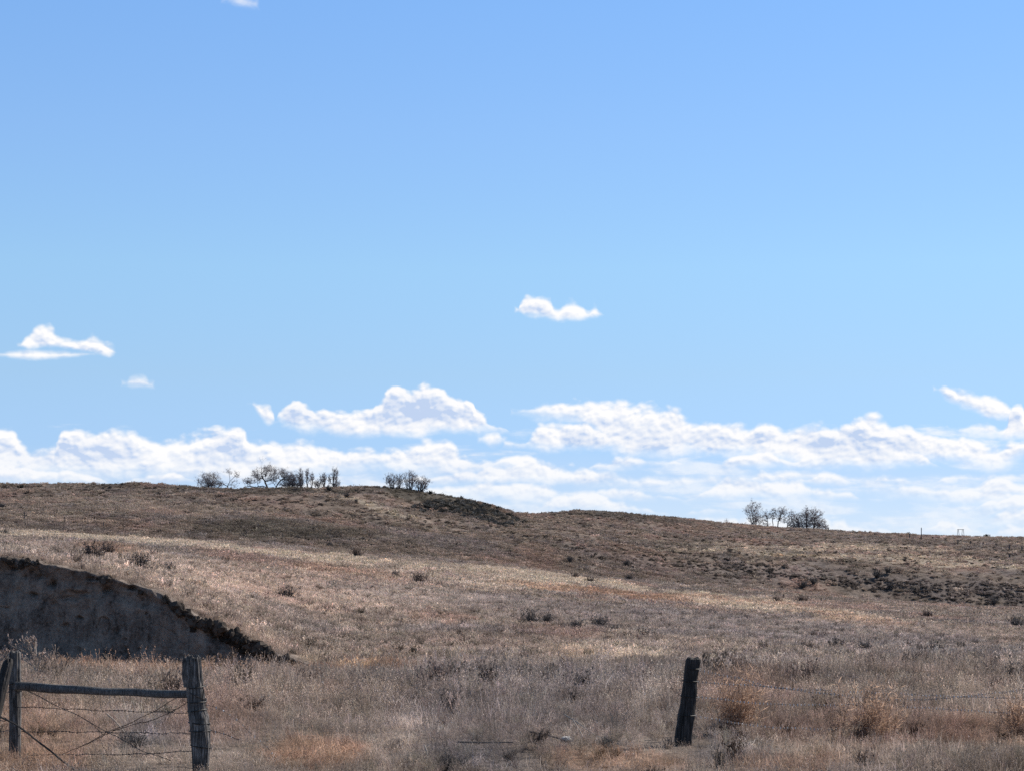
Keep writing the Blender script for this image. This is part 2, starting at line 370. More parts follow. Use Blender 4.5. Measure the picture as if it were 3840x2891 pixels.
prow([(-2600, 290), (0, 300), (1000, 320), (1740, 345), (2430, 380), (3000, 400), (3840, 395), (6400, 395)],
     [(-2600, 1960), (0, 1985), (520, 2026), (868, 2044), (1215, 2066), (1475, 2087), (1736, 2108), (1996, 2136), (2152, 2156), (2430, 2188), (2700, 2208), (2950, 2228), (3300, 2258), (3840, 2296), (6400, 2340)], 100)
prow([(-2600, 345), (0, 345), (500, 350), (900, 360), (1300, 370), (1700, 380), (2000, 390), (2300, 405), (2560, 420), (2965, 432), (3840, 430), (6400, 430)],
     [(-2600, 1890), (0, 1915), (500, 1938), (900, 1968), (1300, 1996), (1700, 2024), (2000, 2066), (2300, 2122), (2560, 2166), (2965, 2222), (3140, 2240), (3430, 2270), (3840, 2306), (6400, 2350)])
prow([(-2600, 400), (0, 400), (900, 410), (1700, 425), (2300, 440), (2560, 452), (2850, 458), (6400, 460)],
     [(-2600, 1850), (0, 1872), (500, 1888), (900, 1912), (1300, 1942), (1700, 1982), (2000, 2012), (2300, 2052), (2560, 2082), (2850, 2100), (3140, 2121), (3430, 2142), (3840, 2166), (6400, 2190)], 120)
prow([(-2600, 450), (0, 450), (1200, 460), (2000, 475), (2700, 500), (3840, 505), (6400, 505)],
     [(-2600, 1820), (0, 1838), (500, 1842), (900, 1849), (1200, 1850), (1350, 1872), (1530, 1912), (1740, 1944), (2000, 1974), (2300, 2018), (2700, 2052), (3100, 2068), (3500, 2084), (3840, 2098), (6400, 2110)], 100)
prow([(-2600, 490), (0, 490), (1500, 490), (2000, 520), (2700, 560), (6400, 570)],
     [(-2600, 1818), (0, 1848), (900, 1868), (1200, 1874), (1350, 1904), (1530, 1944), (1740, 1968), (1900, 1972), (2000, 1966), (2300, 1990), (2700, 2018), (3100, 2036), (3500, 2048), (3840, 2058), (6400, 2060)], 100)
prow([(-2600, 540), (0, 540), (1500, 555), (1850, 575), (2050, 640), (2300, 680), (3000, 700), (6400, 700)],
     [(-2600, 1800), (-600, 1812), (0, 1819), (260, 1814), (434, 1817), (520, 1812), (625, 1819), (746, 1832), (868, 1835), (972, 1832), (1215, 1834), (1320, 1827), (1440, 1826), (1528, 1837), (1614, 1849), (1736, 1871), (1840, 1893), (1910, 1916), (1970, 1928), (2020, 1927), (2083, 1921), (2187, 1917), (2309, 1923), (2465, 1937), (2639, 1952), (2778, 1968), (2864, 1976), (3038, 1987), (3212, 1999), (3385, 2008), (3646, 2015), (3840, 2020), (4600, 2026), (6400, 2030)], 30)
d_, z_ = rows[-1]; SKY_D = d_.copy(); row(d_*1.12, z_-3.0); row(d_*1.5, z_*.3-8); row(2400, -22); row(9000, -60)
KD = np.array([r[0] for r in rows]); KZ = np.array([r[1] for r in rows])       # rows x columns
BASE_PY = ksm(K((-2600, 1960), (0, 1985), (520, 2026), (868, 2044), (1215, 2066), (1475, 2087), (1736, 2108), (1996, 2136), (2152, 2156), (2430, 2188), (2700, 2208), (2950, 2228), (3300, 2258), (3840, 2296), (6400, 2340)), 60)
CREST_D = ksm(K((-2600, 450), (0, 450), (1200, 460), (2000, 475), (2700, 500), (6400, 505)), 300)
# monotone cubic (PCHIP) in log distance, per column
LD = np.linspace(math.log(3), math.log(9000), 1700)
def pchip_table():
    X = np.log(KD); Y = KZ; h = np.diff(X, axis=0); dl = np.diff(Y, axis=0)/h
    m = np.zeros_like(Y); w1 = 2*h[1:]+h[:-1]; w2 = h[1:]+2*h[:-1]
    ok = dl[:-1]*dl[1:] > 0
    with np.errstate(all='ignore'):
        hm = (w1+w2)/(w1/dl[:-1]+w2/dl[1:])
    m[1:-1] = np.where(ok, hm, 0); m[0] = dl[0]; m[-1] = dl[-1]
    out = np.empty((len(LD), X.shape[1]))
    for j in range(X.shape[1]):
        i = np.clip(np.searchsorted(X[:, j], LD, side='right')-1, 0, len(X)-2)
        t = np.clip((LD-X[i, j])/h[i, j], 0, 1); t2 = t*t; t3 = t2*t
        out[:, j] = (2*t3-3*t2+1)*Y[i, j]+(t3-2*t2+t)*h[i, j]*m[i, j]+(-2*t3+3*t2)*Y[i+1, j]+(t3-t2)*h[i, j]*m[i+1, j]
    return out
ZT = pchip_table()
def table(X, D):
    c = np.clip((X-XG[0])/20, 0, len(XG)-1.001); r = np.clip((np.log(np.maximum(D, 3))-LD[0])/(LD[1]-LD[0]), 0, len(LD)-1.001)
    ci = c.astype(int); ri = r.astype(int); fc = c-ci; fr = r-ri
    return (ZT[ri, ci]*(1-fc)+ZT[ri, ci+1]*fc)*(1-fr)+(ZT[ri+1, ci]*(1-fc)+ZT[ri+1, ci+1]*fc)*fr
TH = math.atan(4480/F)
def polar(x, y):
    th = np.arctan2(x, y); tcl = np.clip(th, -TH, TH); r = np.hypot(x, y)
    return 1920+F*np.tan(tcl), r*np.cos(tcl)
def ground(x, y, rough=True):
    x = np.asarray(x, float); y = np.asarray(y, float); X, D = polar(x, y); z = table(X, D)
    if rough:
        k1 = sstep(15, 60, D); far = sstep(250, 420, D)*(1-sstep(1200, 2500, D))
        keep = 1-.7*np.exp(-((D-70)/5)**2)
        z = z+fbm(x, y, 5.5, 3, 3)*.07*keep*k1*(1-far*.2)
        hill = far*sstep(0, 30, np.abs(D-np.interp(X, XG, SKY_D)))*(.25+.75*sstep(0, 28, np.abs(D-np.interp(X, XG, CREST_D))))
        z = z+hill*(fbm(x*1.3+y*.25, y*.45, 26, 3, 20)*1.25+fbm(x+y*.5, y*.6, 9, 3, 31)*.6)+far*fbm(x, y, 3.2, 2, 40)*.12
        z = z+sstep(150, 300, D)*(1-far)*fbm(x, y, 30, 3, 50)*.25
    return z
def bank_edge_z(X): return zrow(np.interp(X, XG, ksm(EDGE, 50)), 71.0)
def hit(px, py, off=0.0):       # nearest ground point seen at a photo position
    D = np.exp(np.linspace(math.log(18), math.log(800), 5000)); x = (px-1920)/F*D; z = ground(x, D)
    q = HZ+F*(EYE-z)/D
    i = np.argmax(q <= py) if (q <= py).any() else int(np.argmin(q))
    D = D[i]+off; x = (px-1920)/F*D
    return float(x), float(D), float(ground(x, D))

# cover: which plants grow where, plus light and dark painted on the hill folds (patches surveyed on the photo), as a reflectance
TAN = np.array([.30, .245, .205]); PALE = np.array([.52, .46, .365]); GREY = np.array([.225, .20, .19]); RUST = np.array([.335, .225, .155])
RED = np.array([.28, .185, .15]); PINK = np.array([.37, .315, .262]); BLUE = np.array([.17, .165, .17]); OLIV = np.array([.13, .12, .10])
BASE = np.array([.255, .215, .18]); GOLD = np.array([.43, .335, .21])
PATCH = [ # x, y, half width, half height, slope dy/dx, colour, amount
 (300, 2020, 520, 13, .055, PALE, .9), (1000, 2078, 420, 12, .07, PALE, .85), (1450, 2132, 330, 26, .085, PALE, 1), (1850, 2172, 330, 40, .11, PALE, .95), (2000, 2160, 250, 16, .1, PALE, .8),
 (2250, 2196, 220, 16, .12, PALE, .7), (1400, 2150, 500, 30, .05, TAN, .7),
 (2300, 2236, 430, 15, .09, RUST, .8), (2750, 2262, 300, 17, .07, RUST, .6), (2950, 2296, 420, 20, .10, PALE, .75), (3150, 2325, 250, 12, .1, RUST, .5), (2700, 2243, 300, 8, .09, PALE, .6),
 (420, 2078, 120, 30, .1, RUST, .55), (1050, 2120, 330, 22, .12, RED, .6), (1300, 2150, 240, 18, .1, RUST, .55), (150, 2068, 200, 14, .1, TAN, .8), (700, 2160, 260, 50, .2, PINK, .5),
 (2290, 2462, 260, 26, .08, PALE, .75), (2120, 2470, 120, 30, .0, GOLD, .35), (2000, 2440, 500, 46, .05, TAN, .5), (600, 2230, 500, 90, .25, TAN, .4), (1360, 2545, 210, 30, .05, RUST, .9), (1340, 2540, 130, 20, .05, GOLD, .6),
 (650, 2545, 600, 36, .0, RUST, .95), (720, 2530, 150, 30, 0, GOLD, .25), (1050, 2500, 120, 22, 0, GOLD, .3),
 (1650, 2330, 150, 22, .05, RED, .6), (2100, 2385, 200, 24, .05, RED, .4), (1900, 2280, 700, 40, .1, GREY, .55), (3000, 2390, 700, 40, .05, GREY, .5),
 (1850, 2600, 600, 50, 0, GREY, .55), (1180, 2830, 220, 60, 0, RUST, .8), (2300, 2860, 260, 40, 0, RUST, .7), (3000, 2870, 300, 40, 0, RUST, .65), (100, 2860, 260, 50, 0, RUST, .7), (3700, 2760, 200, 50, 0, RUST, .5),
 (520, 2760, 240, 50, 0, BLUE, .6), (1720, 2850, 220, 60, 0, BLUE, .6), (2780, 2830, 180, 40, 0, BLUE, .5), (2350, 2740, 260, 60, 0, GREY, .4),
 (200, 2750, 240, 80, 0, RUST, .55), (2800, 2650, 260, 60, 0, RED, .4), (3300, 2760, 500, 60, 0, RED, .5), (3500, 2860, 400, 60, 0, PINK, .5), (800, 2720, 200, 80, 0, RED, .4),
 (1500, 2880, 200, 30, 0, PINK, .5), (400, 2700, 250, 60, 0, PINK, .4), (2950, 2800, 250, 30, 0, PALE, .3), (2600, 2560, 300, 40, 0, BLUE, .3), (3500, 2470, 400, 40, 0, BLUE, .35),
 (3100, 2052, 520, 9, .02, PALE, .6), (3300, 2090, 500, 10, .03, PALE, .7), (3600, 2120, 330, 8, .04, PALE, .8), (2750, 2065, 280, 9, .02, PALE, .55), (3000, 2078, 160, 6, 0, GOLD, .35), (2250, 1985, 260, 8, .1, TAN, .6), (1360, 1884, 230, 13, .30, PALE, .7), (1000, 1856, 400, 8, 0, TAN, .9), (600, 1900, 500, 26, .05, PINK, .5), (200, 1950, 300, 14, .03, PINK, .5), (1500, 1950, 300, 14, .2, PINK, .5),  # pale and tan crest tints also paint the lit edge of the hump
 (3400, 2185, 600, 34, .1, GREY, .6), (2500, 2130, 400, 34, .15, GREY, .45), (1620, 1868, 330, 30, .25, OLIV, .95), (1150, 1842, 260, 8, .0, OLIV, .7), (500, 1830, 350, 10, 0, OLIV, .5), (1080, 1990, 360, 32, .05, OLIV, .75), (1700, 2040, 300, 24, .2, GREY, .6), (2300, 1935, 320, 10, .06, OLIV, .5),  # olive on the back ridge also paints it darker to bring out the fold
]
def cover(x, y, z=None):
    X, D = polar(x, y); z = ground(x, y) if z is None else z
    P = HZ+F*(EYE-z)/D
    n1 = fbm(x, y*.45, 5, 4, 60); n2 = fbm(x, y*.5, 17, 3, 70); n3 = fbm(x, y*.6, 1.6, 3, 80); n4 = fbm(x, y*.35, 45, 3, 90)
    near = 1-sstep(50, 200, D)
    c = np.repeat(BASE[None], len(X), 0)
    def bl(c, col, w): w = np.clip(w, 0, 1)[:, None]; return c*(1-w)+col[None]*w
    c = bl(c, GREY, sstep(-.05, .5, n1+.3*n4)*.75)
    c = bl(c, PINK, sstep(.0, .6, n3+.3*n2)*.6*(.4+.6*near))
    c = bl(c, RED, sstep(.12, .6, n2+.2*n3)*.5)
    c = bl(c, TAN, sstep(.1, .6, -n1+.3*n3)*.5)
    jx = X+fbm(X, P, 90, 2, 101)*60; jy = P+fbm(X, P*4, 120, 3, 102)*14+n3*6
    for (px, py, hw, hh, sl, col, am) in PATCH:
        qx = (jx-px)/hw; qy = (jy-py-sl*(X-px))/hh; r = qx*qx+qy*qy
        c = bl(c, col, am*(1-sstep(.35, 1.5, r)))
    lum = 1+.22*n3+.26*fbm(x, y*.7, 3.4, 3, 115)+.12*fbm(x, y, .5, 2, 110)+.16*n2
    left = sstep(.0, 1, 1-np.abs(P-2230)/190)*(1-sstep(1500, 2300, X))*sstep(40, 80, D)      # lighter bleached grass on the left slope
    c = c*(1-.4*left[:, None])+PINK[None]*1.18*.4*left[:, None]
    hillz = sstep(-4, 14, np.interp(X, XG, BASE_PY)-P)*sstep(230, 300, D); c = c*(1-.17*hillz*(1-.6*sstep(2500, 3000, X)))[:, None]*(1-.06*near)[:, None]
    c = c*lum[:, None]; g = c.mean(1, keepdims=True)
    c = (g+(c-g)*.92)*np.array([[1.11, 1.04, 1.02]]); g = c.mean(1, keepdims=True)
    return c*np.where(g > .36, (.36+(g-.36)*.3)/np.maximum(g, .01), 1.0)

# ground sheet: rings round the viewpoint, fine where the land is seen, coarse elsewhere
def build_ground():
    th_f = np.linspace(-.33, .33, 561); th_c = np.concatenate([np.linspace(-math.pi, -.33, 60)[:-1], th_f, np.linspace(.33, math.pi, 60)[1:]])
    rr = np.concatenate([np.exp(np.linspace(math.log(3.2), math.log(22), 26))[:-1], np.exp(np.linspace(math.log(22), math.log(800), 620)), np.exp(np.linspace(math.log(800), math.log(9000), 50))[1:]])
    T, R = np.meshgrid(th_c, rr); x = (R*np.sin(T)).ravel(); y = (R*np.cos(T)).ravel(); z = ground(x, y)
    nr, nt = R.shape; c = cover(x, y, z)*.62
    v = np.stack([x, y, z], 1); idx = np.arange(nr*nt).reshape(nr, nt)
    q = np.stack([idx[:-1, :-1], idx[:-1, 1:], idx[1:, 1:], idx[1:, :-1]], -1).reshape(-1, 4)
    # centre disc
    me = bpy.data.meshes.new('ground'); vv = np.vstack([v, [[0, 0, 1.35]]]); ci = len(vv)-1
    cap = np.stack([np.full(nt-1, ci), idx[0, 1:], idx[0, :-1]], -1)
    nq, ntri = len(q), len(cap)
    me.vertices.add(len(vv)); me.vertices.foreach_set('co', vv.ravel())
    me.loops.add(nq*4+ntri*3); me.loops.foreach_set('vertex_index', np.concatenate([q[:, ::-1].ravel(), cap.ravel()]).astype(np.int32))
    me.polygons.add(nq+ntri)
    me.polygons.foreach_set('loop_start', np.concatenate([np.arange(nq)*4, nq*4+np.arange(ntri)*3]).astype(np.int32))
    me.polygons.foreach_set('use_smooth', np.ones(nq+ntri, bool))
    me.update(calc_edges=True); me.validate()
    at = me.attributes.new('cover', 'FLOAT_COLOR', 'POINT'); cc_ = np.ones((len(vv), 4), np.float32); cc_[:-1, :3] = c; at.data.foreach_set('color', cc_.ravel())
    m, N = new_mat('prairie_soil'); t = m.node_tree; tc_ = N.n('ShaderNodeNewGeometry')
    n1 = N.noise(tc_.outputs['Position'], 1.7, 6, .7); n2 = N.noise(tc_.outputs['Position'], .55, 4, .6)
    ca = attr(N, 'cover').outputs['Color']
    f = N.rng(N.m('ADD', N.m('MULTIPLY', n1, .6), N.m('MULTIPLY', n2, .4)), .38, .62, .55, 1.35)
    s_ = N.n('ShaderNodeVectorMath', operation='SCALE'); t.links.new(ca, s_.inputs[0]); t.links.new(f, s_.inputs['Scale'])
    p = N.n('ShaderNodeBsdfPrincipled'); t.links.new(s_.outputs[0], p.inputs['Base Color']); p.inputs['Roughness'].default_value = 1; p.inputs['Specular IOR Level'].default_value = .05
    b = N.n('ShaderNodeBump'); b.inputs['Strength'].default_value = .8; b.inputs['Distance'].default_value = .25; t.links.new(n1, b.inputs['Height']); t.links.new(b.outputs[0], p.inputs['Normal'])
    o = N.n('ShaderNodeOutputMaterial'); t.links.new(p.outputs[0], o.inputs[0]); me.materials.append(m)
    ob = bpy.data.objects.new('ground', me); COL.objects.link(ob)
    tag(ob, 'rolling dry prairie ground rising to low hills', kind='structure'); return ob
build_ground()

# ------------------------------------------------------------------ grass prototypes (instanced as ground cover)
def rnd(a, b): return a+(b-a)*rs.rand()
def strip(mb, x, y, h, lean, ang, w, tone, seg=3, curl=1.0, z0=0.0, mat=0):
    dx_, dy_ = math.cos(ang), math.sin(ang); pts = []
    for i in range(seg+1):
        t = i/seg; o = lean*h*(t**(1+curl)); pts.append((x+dx_*o, y+dy_*o, z0+h*t*(1-.25*lean*t)))
    sa = rs.rand()*math.pi; mb.blade(None, pts, w, tone, (math.cos(sa), math.sin(sa)), mat); return pts
def head(mb, p, q, n, s, tone, mat=0):          # loose seed head along p -> q
    p = np.array(p); q = np.array(q)
    for i in range(n):
        t = i/n; c = p*(1-t)+q*t; a = rs.rand()*6.28; L = s*rnd(.6, 1.3)
        d = np.array([math.cos(a)*.7, math.sin(a)*.7, rnd(.2, .9)])*L; w = np.array([-math.sin(a), math.cos(a), 0])*L*.28
        mb.add([tuple(c), tuple(c+d*.5+w), tuple(c+d), tuple(c+d*.5-w)], [(0, 1, 2, 3)], tone, mat)
def proto_grass(nb, ns, rad, h0, h1, w, lean=.45):
    mb = MB()
    for i in range(nb):
        a = rs.rand()*6.28; r = rad*math.sqrt(rs.rand()); h = rnd(h0*.6, h1*.8)
        strip(mb, r*math.cos(a), r*math.sin(a), h, rnd(.1, lean*1.6), a+rnd(-1, 1)+.0, w, rnd(.45, 1.15))
    for i in range(ns):
        a = rs.rand()*6.28; r = rad*math.sqrt(rs.rand()); h = rnd(h0, h1)
        an = rnd(-.9, .9) if rs.rand() < .6 else rs.rand()*6.28
        P = strip(mb, r*math.cos(a), r*math.sin(a), h, rnd(.1, lean), an, w*.6, rnd(.7, 1.2))
        head(mb, P[2], P[3], 6, max(.024, w*2.7), rnd(1.05, 2.0) if w < .04 else rnd(.95, 1.4))
    return mb
def proto_weed(n, rad, h, w):
    mb = MB()
    for i in range(n):
        a = rs.rand()*6.28; r = rad*.35*rs.rand(); hh = h*rnd(.6, 1.05); an = a+rnd(-.4, .4)
        P = strip(mb, r*math.cos(a), r*math.sin(a), hh, rnd(.1, .75), an, w, rnd(.5, .9), 4)
        for k in range(9):
            t = rnd(.3, 1); j = min(3, int(t*4)); u = t*4-j; c = np.array(P[j])*(1-u)+np.array(P[j+1])*u
            b = rs.rand()*6.28; L = rnd(.05, .13)*h/.5
            e = c+np.array([math.cos(b)*L*.6, math.sin(b)*L*.6, L])
            s_ = np.array([-math.sin(b), math.cos(b), 0])*w*.35
            mb.add([tuple(c-s_), tuple(c+s_), tuple(e+s_*.4), tuple(e-s_*.4)], [(0, 1, 2, 3)], rnd(.7, 1.1))
            head(mb, c*.4+e*.6, e, 3, max(.016, w*2.2), rnd(.85, 1.5))
    return mb
def proto_curl(n, rad, h, w):
    mb = MB()
    for i in range(n):
        x, y = rs.randn(2)*rad*.45; a = rs.rand()*6.28; z = rnd(0, h*.5); pts = []; el = rnd(.2, 1.3)
        s_ = rnd(.05, .10)
        for k in range(5):
            pts.append((x, y, z)); a += rnd(-.9, .9); el += rnd(-.8, .35)
            x += math.cos(a)*math.cos(el)*s_; y += math.sin(a)*math.cos(el)*s_; z = max(.01, z+math.sin(el)*s_)
        sa = rs.rand()*3.14; mb.blade(None, pts, w, rnd(.8, 2.1), (math.cos(sa), math.sin(sa)))
        if i % 3 == 0: head(mb, pts[3], pts[4], 3, w*3, rnd(1, 1.6))
    return mb
def proto_dome(n, rad, h, w):           # low bushy scrub as it reads from far off
    mb = MB()
    for i in range(n):
        a = rs.rand()*6.28; e = math.acos(rs.rand())*.95; r = rnd(.2, .75)
        c = np.array([math.cos(a)*math.sin(e)*rad*r, math.sin(a)*math.sin(e)*rad*r, math.cos(e)*h*r*.8])
        d = np.array([math.cos(a)*math.sin(e)*rad, math.sin(a)*math.sin(e)*rad, math.cos(e)*h+.05])*rnd(.25, .45)
        s_ = np.array([-math.sin(a), math.cos(a), rnd(-.4, .4)])*w*rnd(.6, 1.3)
        mb.add([tuple(c-s_), tuple(c+s_), tuple(c+d+s_*.25), tuple(c+d-s_*.25)], [(0, 1, 2, 3)], rnd(.55, 1.35))
    return mb
def collection(name, mbs):
    c = bpy.data.collections.new(name)
    for i, mb in enumerate(mbs):
        c.objects.link(bpy.data.objects.new('%s_%02d' % (name, i), mb.mesh(name, [M_grass])))
    return c
C_near = collection('near_tufts', [proto_grass(20, 10, .16, .22, .42, .009) for _ in range(4)]+[proto_weed(10, .22, .40, .008) for _ in range(4)]+[proto_curl(30, .24, .24, .011) for _ in range(3)])
C_mid = collection('mid_tufts', [proto_grass(30, 18, .36, .24, .46, .02) for _ in range(3)]+[proto_weed(12, .34, .42, .02) for _ in range(2)])
C_far = collection('far_tufts', [proto_grass(34, 20, .7, .22, .42, .05, .6) for _ in range(3)]+[proto_dome(60, .6, .42, .09) for _ in range(2)])
C_hill = collection('hill_tufts', [proto_dome(70, .75, .55, .12) for _ in range(3)]+[proto_grass(40, 18, .9, .2, .42, .08, .7) for _ in range(2)])

def scatter(name, label, pts, scale, rot, idx, tint, coll):
    n = len(pts); me = bpy.data.meshes.new(name); me.vertices.add(n); me.vertices.foreach_set('co', np.asarray(pts, np.float32).ravel())
    def A(nm, typ, data, key): at = me.attributes.new(nm, typ, 'POINT'); at.data.foreach_set(key, np.ascontiguousarray(data).ravel())
    A('rot', 'FLOAT_VECTOR', rot.astype(np.float32), 'vector'); A('size', 'FLOAT_VECTOR', scale.astype(np.float32), 'vector')
    A('pick', 'INT', idx.astype(np.int32), 'value'); A('tint', 'FLOAT_VECTOR', tint.astype(np.float32), 'vector')
    ob = bpy.data.objects.new(name, me); COL.objects.link(ob); me.materials.append(M_grass)
    g = bpy.data.node_groups.new(name+'_scatter', 'GeometryNodeTree')
    g.interface.new_socket('Geometry', in_out='INPUT', socket_type='NodeSocketGeometry'); g.interface.new_socket('Geometry', in_out='OUTPUT', socket_type='NodeSocketGeometry')
    nn = g.nodes.new; L = g.links.new; gi = nn('NodeGroupInput'); go = nn('NodeGroupOutput')
    ci = nn('GeometryNodeCollectionInfo'); ci.inputs[0].default_value = coll; ci.inputs[1].default_value = True; ci.inputs[2].default_value = True
    ip = nn('GeometryNodeInstanceOnPoints'); ip.inputs['Pick Instance'].default_value = True
    def NA(nm, typ): a = nn('GeometryNodeInputNamedAttribute'); a.data_type = typ; a.inputs[0].default_value = nm; return [o for o in a.outputs if o.enabled][0]
    L(gi.outputs[0], ip.inputs['Points']); L(ci.outputs[0], ip.inputs['Instance']); L(NA('pick', 'INT'), ip.inputs['Instance Index'])
    L(NA('rot', 'FLOAT_VECTOR'), ip.inputs['Rotation']); L(NA('size', 'FLOAT_VECTOR'), ip.inputs['Scale']); L(ip.outputs[0], go.inputs[0])
    md = ob.modifiers.new('scatter', 'NODES'); md.node_group = g
    tag(ob, label, kind='stuff'); return ob

def spread(n_den, d0, d1, margin=1.16, seed=1, half=1920):
    r = np.random.RandomState(seed); hw = half/F*margin
    N_ = int(n_den*hw*(d1*d1-d0*d0)); D = np.sqrt(r.rand(N_)*(d1*d1-d0*d0)+d0*d0); x = (r.rand(N_)*2-1)*hw*D
    return x, D, r
def visible_mask(x, D, z, tol=.9):        # drop clumps on slopes turned away behind a crest
    X, _ = polar(x, D); return z
def do_scatter(name, label, den, d0, d1, coll, kinds, smin, smax, seed, hmul=1.0, clump=.5, tintmul=1.0, feather=.12):
    x, y, r = spread(den, d0*(1-feather), d1*(1+feather), 1.7 if d1 < 80 else (1.4 if d1 < 200 else 1.2), seed=seed)
    X, D = polar(x, y)
    w = sstep(d0*(1-feather), d0*(1+feather), D)*(1-sstep(d1*(1-feather), d1*(1+feather), D)) if feather else np.ones(len(D))
    dens = 1-clump*sstep(-.1, .5, fbm(x, y, 2.2 if d0 < 150 else 6, 3, seed+200))
    keep = r.rand(len(x)) < np.maximum(w, 0)*dens
    inb = (X < 1200) & (D > 69.2) & (D < 70.3); keep &= ~inb
    x, y, X, D = x[keep], y[keep], X[keep], D[keep]
    z = ground(x, y); onlip = (X < 1190) & (D >= 70.3) & (D < 72.1); z = np.where(onlip, bank_edge_z(X)+.0, z)
    n = len(x); s = smin+(smax-smin)*r.rand(n); hv = hmul*(.75+.5*r.rand(n))*(1+.35*fbm(x, y, 4, 2, 300))
    s = np.where(onlip, s*.75, s)
    low = 1-.42*(1-sstep(29, 36, D))
    P_ = HZ+F*(EYE-z)/D
    low = low*(1-.38*np.exp(-((X-2560)/150)**2-((D-25.6)/2.2)**2))*(1-.35*np.exp(-((X-740)/120)**2-((D-23)/1.5)**2))
    low = low*(1-.5*np.exp(-((D-66)/5)**2)*(X < 1300)*(X > 350))*(1+.35*np.exp(-((D-44)/7)**2))
    s = s*np.clip(low, .3, 1.4)
    S = np.stack([s, s, s*hv], 1); tx = r.randn(n)*.12; ty = r.randn(n)*.12+.10
    R = np.stack([tx, ty, r.rand(n)*6.283*0+r.rand(n)*1.6-.8+np.where(r.rand(n) < .5, math.pi, 0)], 1)
    c = cover(x, y, z)*tintmul*1.12*np.exp(r.randn(n)[:, None]*.24); c = c*(1+.08*(r.rand(n, 3)-.5))
    idx = kinds(r, n, x, y, c)
    return scatter(name, label, np.stack([x, y, z-.01], 1), S, R, idx, c, coll), n
def k_near(r, n, x, y, c):
    m = fbm(x, y, 3.0, 3, 400); k = np.where(m+r.randn(n)*.25 > .12, 4+r.randint(0, 4, n), r.randint(0, 4, n))
    m2 = fbm(x, y, 2.0, 2, 410); return np.where(m2+r.randn(n)*.25+.45*(1-sstep(26, 36, y)) > .34, 8+r.randint(0, 3, n), k)
cnt = []
DENS = 1.0
cnt.append(do_scatter('grass', 'dry curly grass and weeds growing round the near fence posts', 34*DENS, 19, 62, C_near, k_near, .7, 1.25, 11, clump=.35)[1])
cnt.append(do_scatter('meadow_grass', 'dry bleached meadow grass between the cut bank and the far fence line', 7*DENS, 62, 190, C_mid, lambda r, n, x, y, c: np.where(r.rand(n) < .75, r.randint(0, 3, n), 3+r.randint(0, 2, n)), .8, 1.3, 12, clump=.3)[1])
cnt.append(do_scatter('field_grass', 'pale dry grass at the foot of the hills', 1.5*DENS, 190, 400, C_far, lambda r, n, x, y, c: np.where(r.rand(n) < .85, r.randint(0, 3, n), 3+r.randint(0, 2, n)), .8, 1.4, 13, clump=.3)[1])
cnt.append(do_scatter('hill_scrub', 'low grey scrub and tussocks covering the hills', .42*DENS, 345, 720, C_hill, lambda r, n, x, y, c: np.where(r.rand(n) < .4, r.randint(0, 3, n), 3+r.randint(0, 2, n)), .5, 1.3, 14, clump=.8, feather=.05)[1])
def lip_grass():
    r = np.random.RandomState(77); n = 1500; X = r.rand(n)*2300-1100; D = 70.15+r.rand(n)**1.3*2.0; x = (X-1920)/F*D
    z = bank_edge_z(X)+.02; s = .45+.5*r.rand(n)
    S = np.stack([s, s, s*.8], 1); R = np.stack([r.randn(n)*.25+.25*(D < 70.5), r.randn(n)*.2, r.rand(n)*6.28], 1)
    c = cover(x, D, z)*1.1*np.exp(r.randn(n)[:, None]*.22)
    scatter('bank_grass', 'short dry grass overhanging the lip of the cut bank', np.stack([x, D, z], 1), S, R, r.randint(0, 4, n), c, C_near)
lip_grass()
C_tall = collection('tall_weeds', [proto_weed(7, .3, .62, .011) for _ in range(3)]+[proto_curl(34, .34, .42, .013) for _ in range(3)]+[proto_grass(4, 16, .3, .45, .72, .011) for _ in range(2)])
do_scatter('tall_weeds', 'taller pale weeds and curly stalks standing out of the near grass', .9, 21, 75, C_tall, lambda r, n, x, y, c: r.randint(0, 8, n), .7, 1.2, 21, clump=.85, tintmul=1.25)
do_scatter('dark_weeds', 'dark dead weeds low among the grass', .2, 21, 190, C_mid, lambda r, n, x, y, c: 3+r.randint(0, 2, n), .8, 1.5, 22, clump=.9, tintmul=.5)

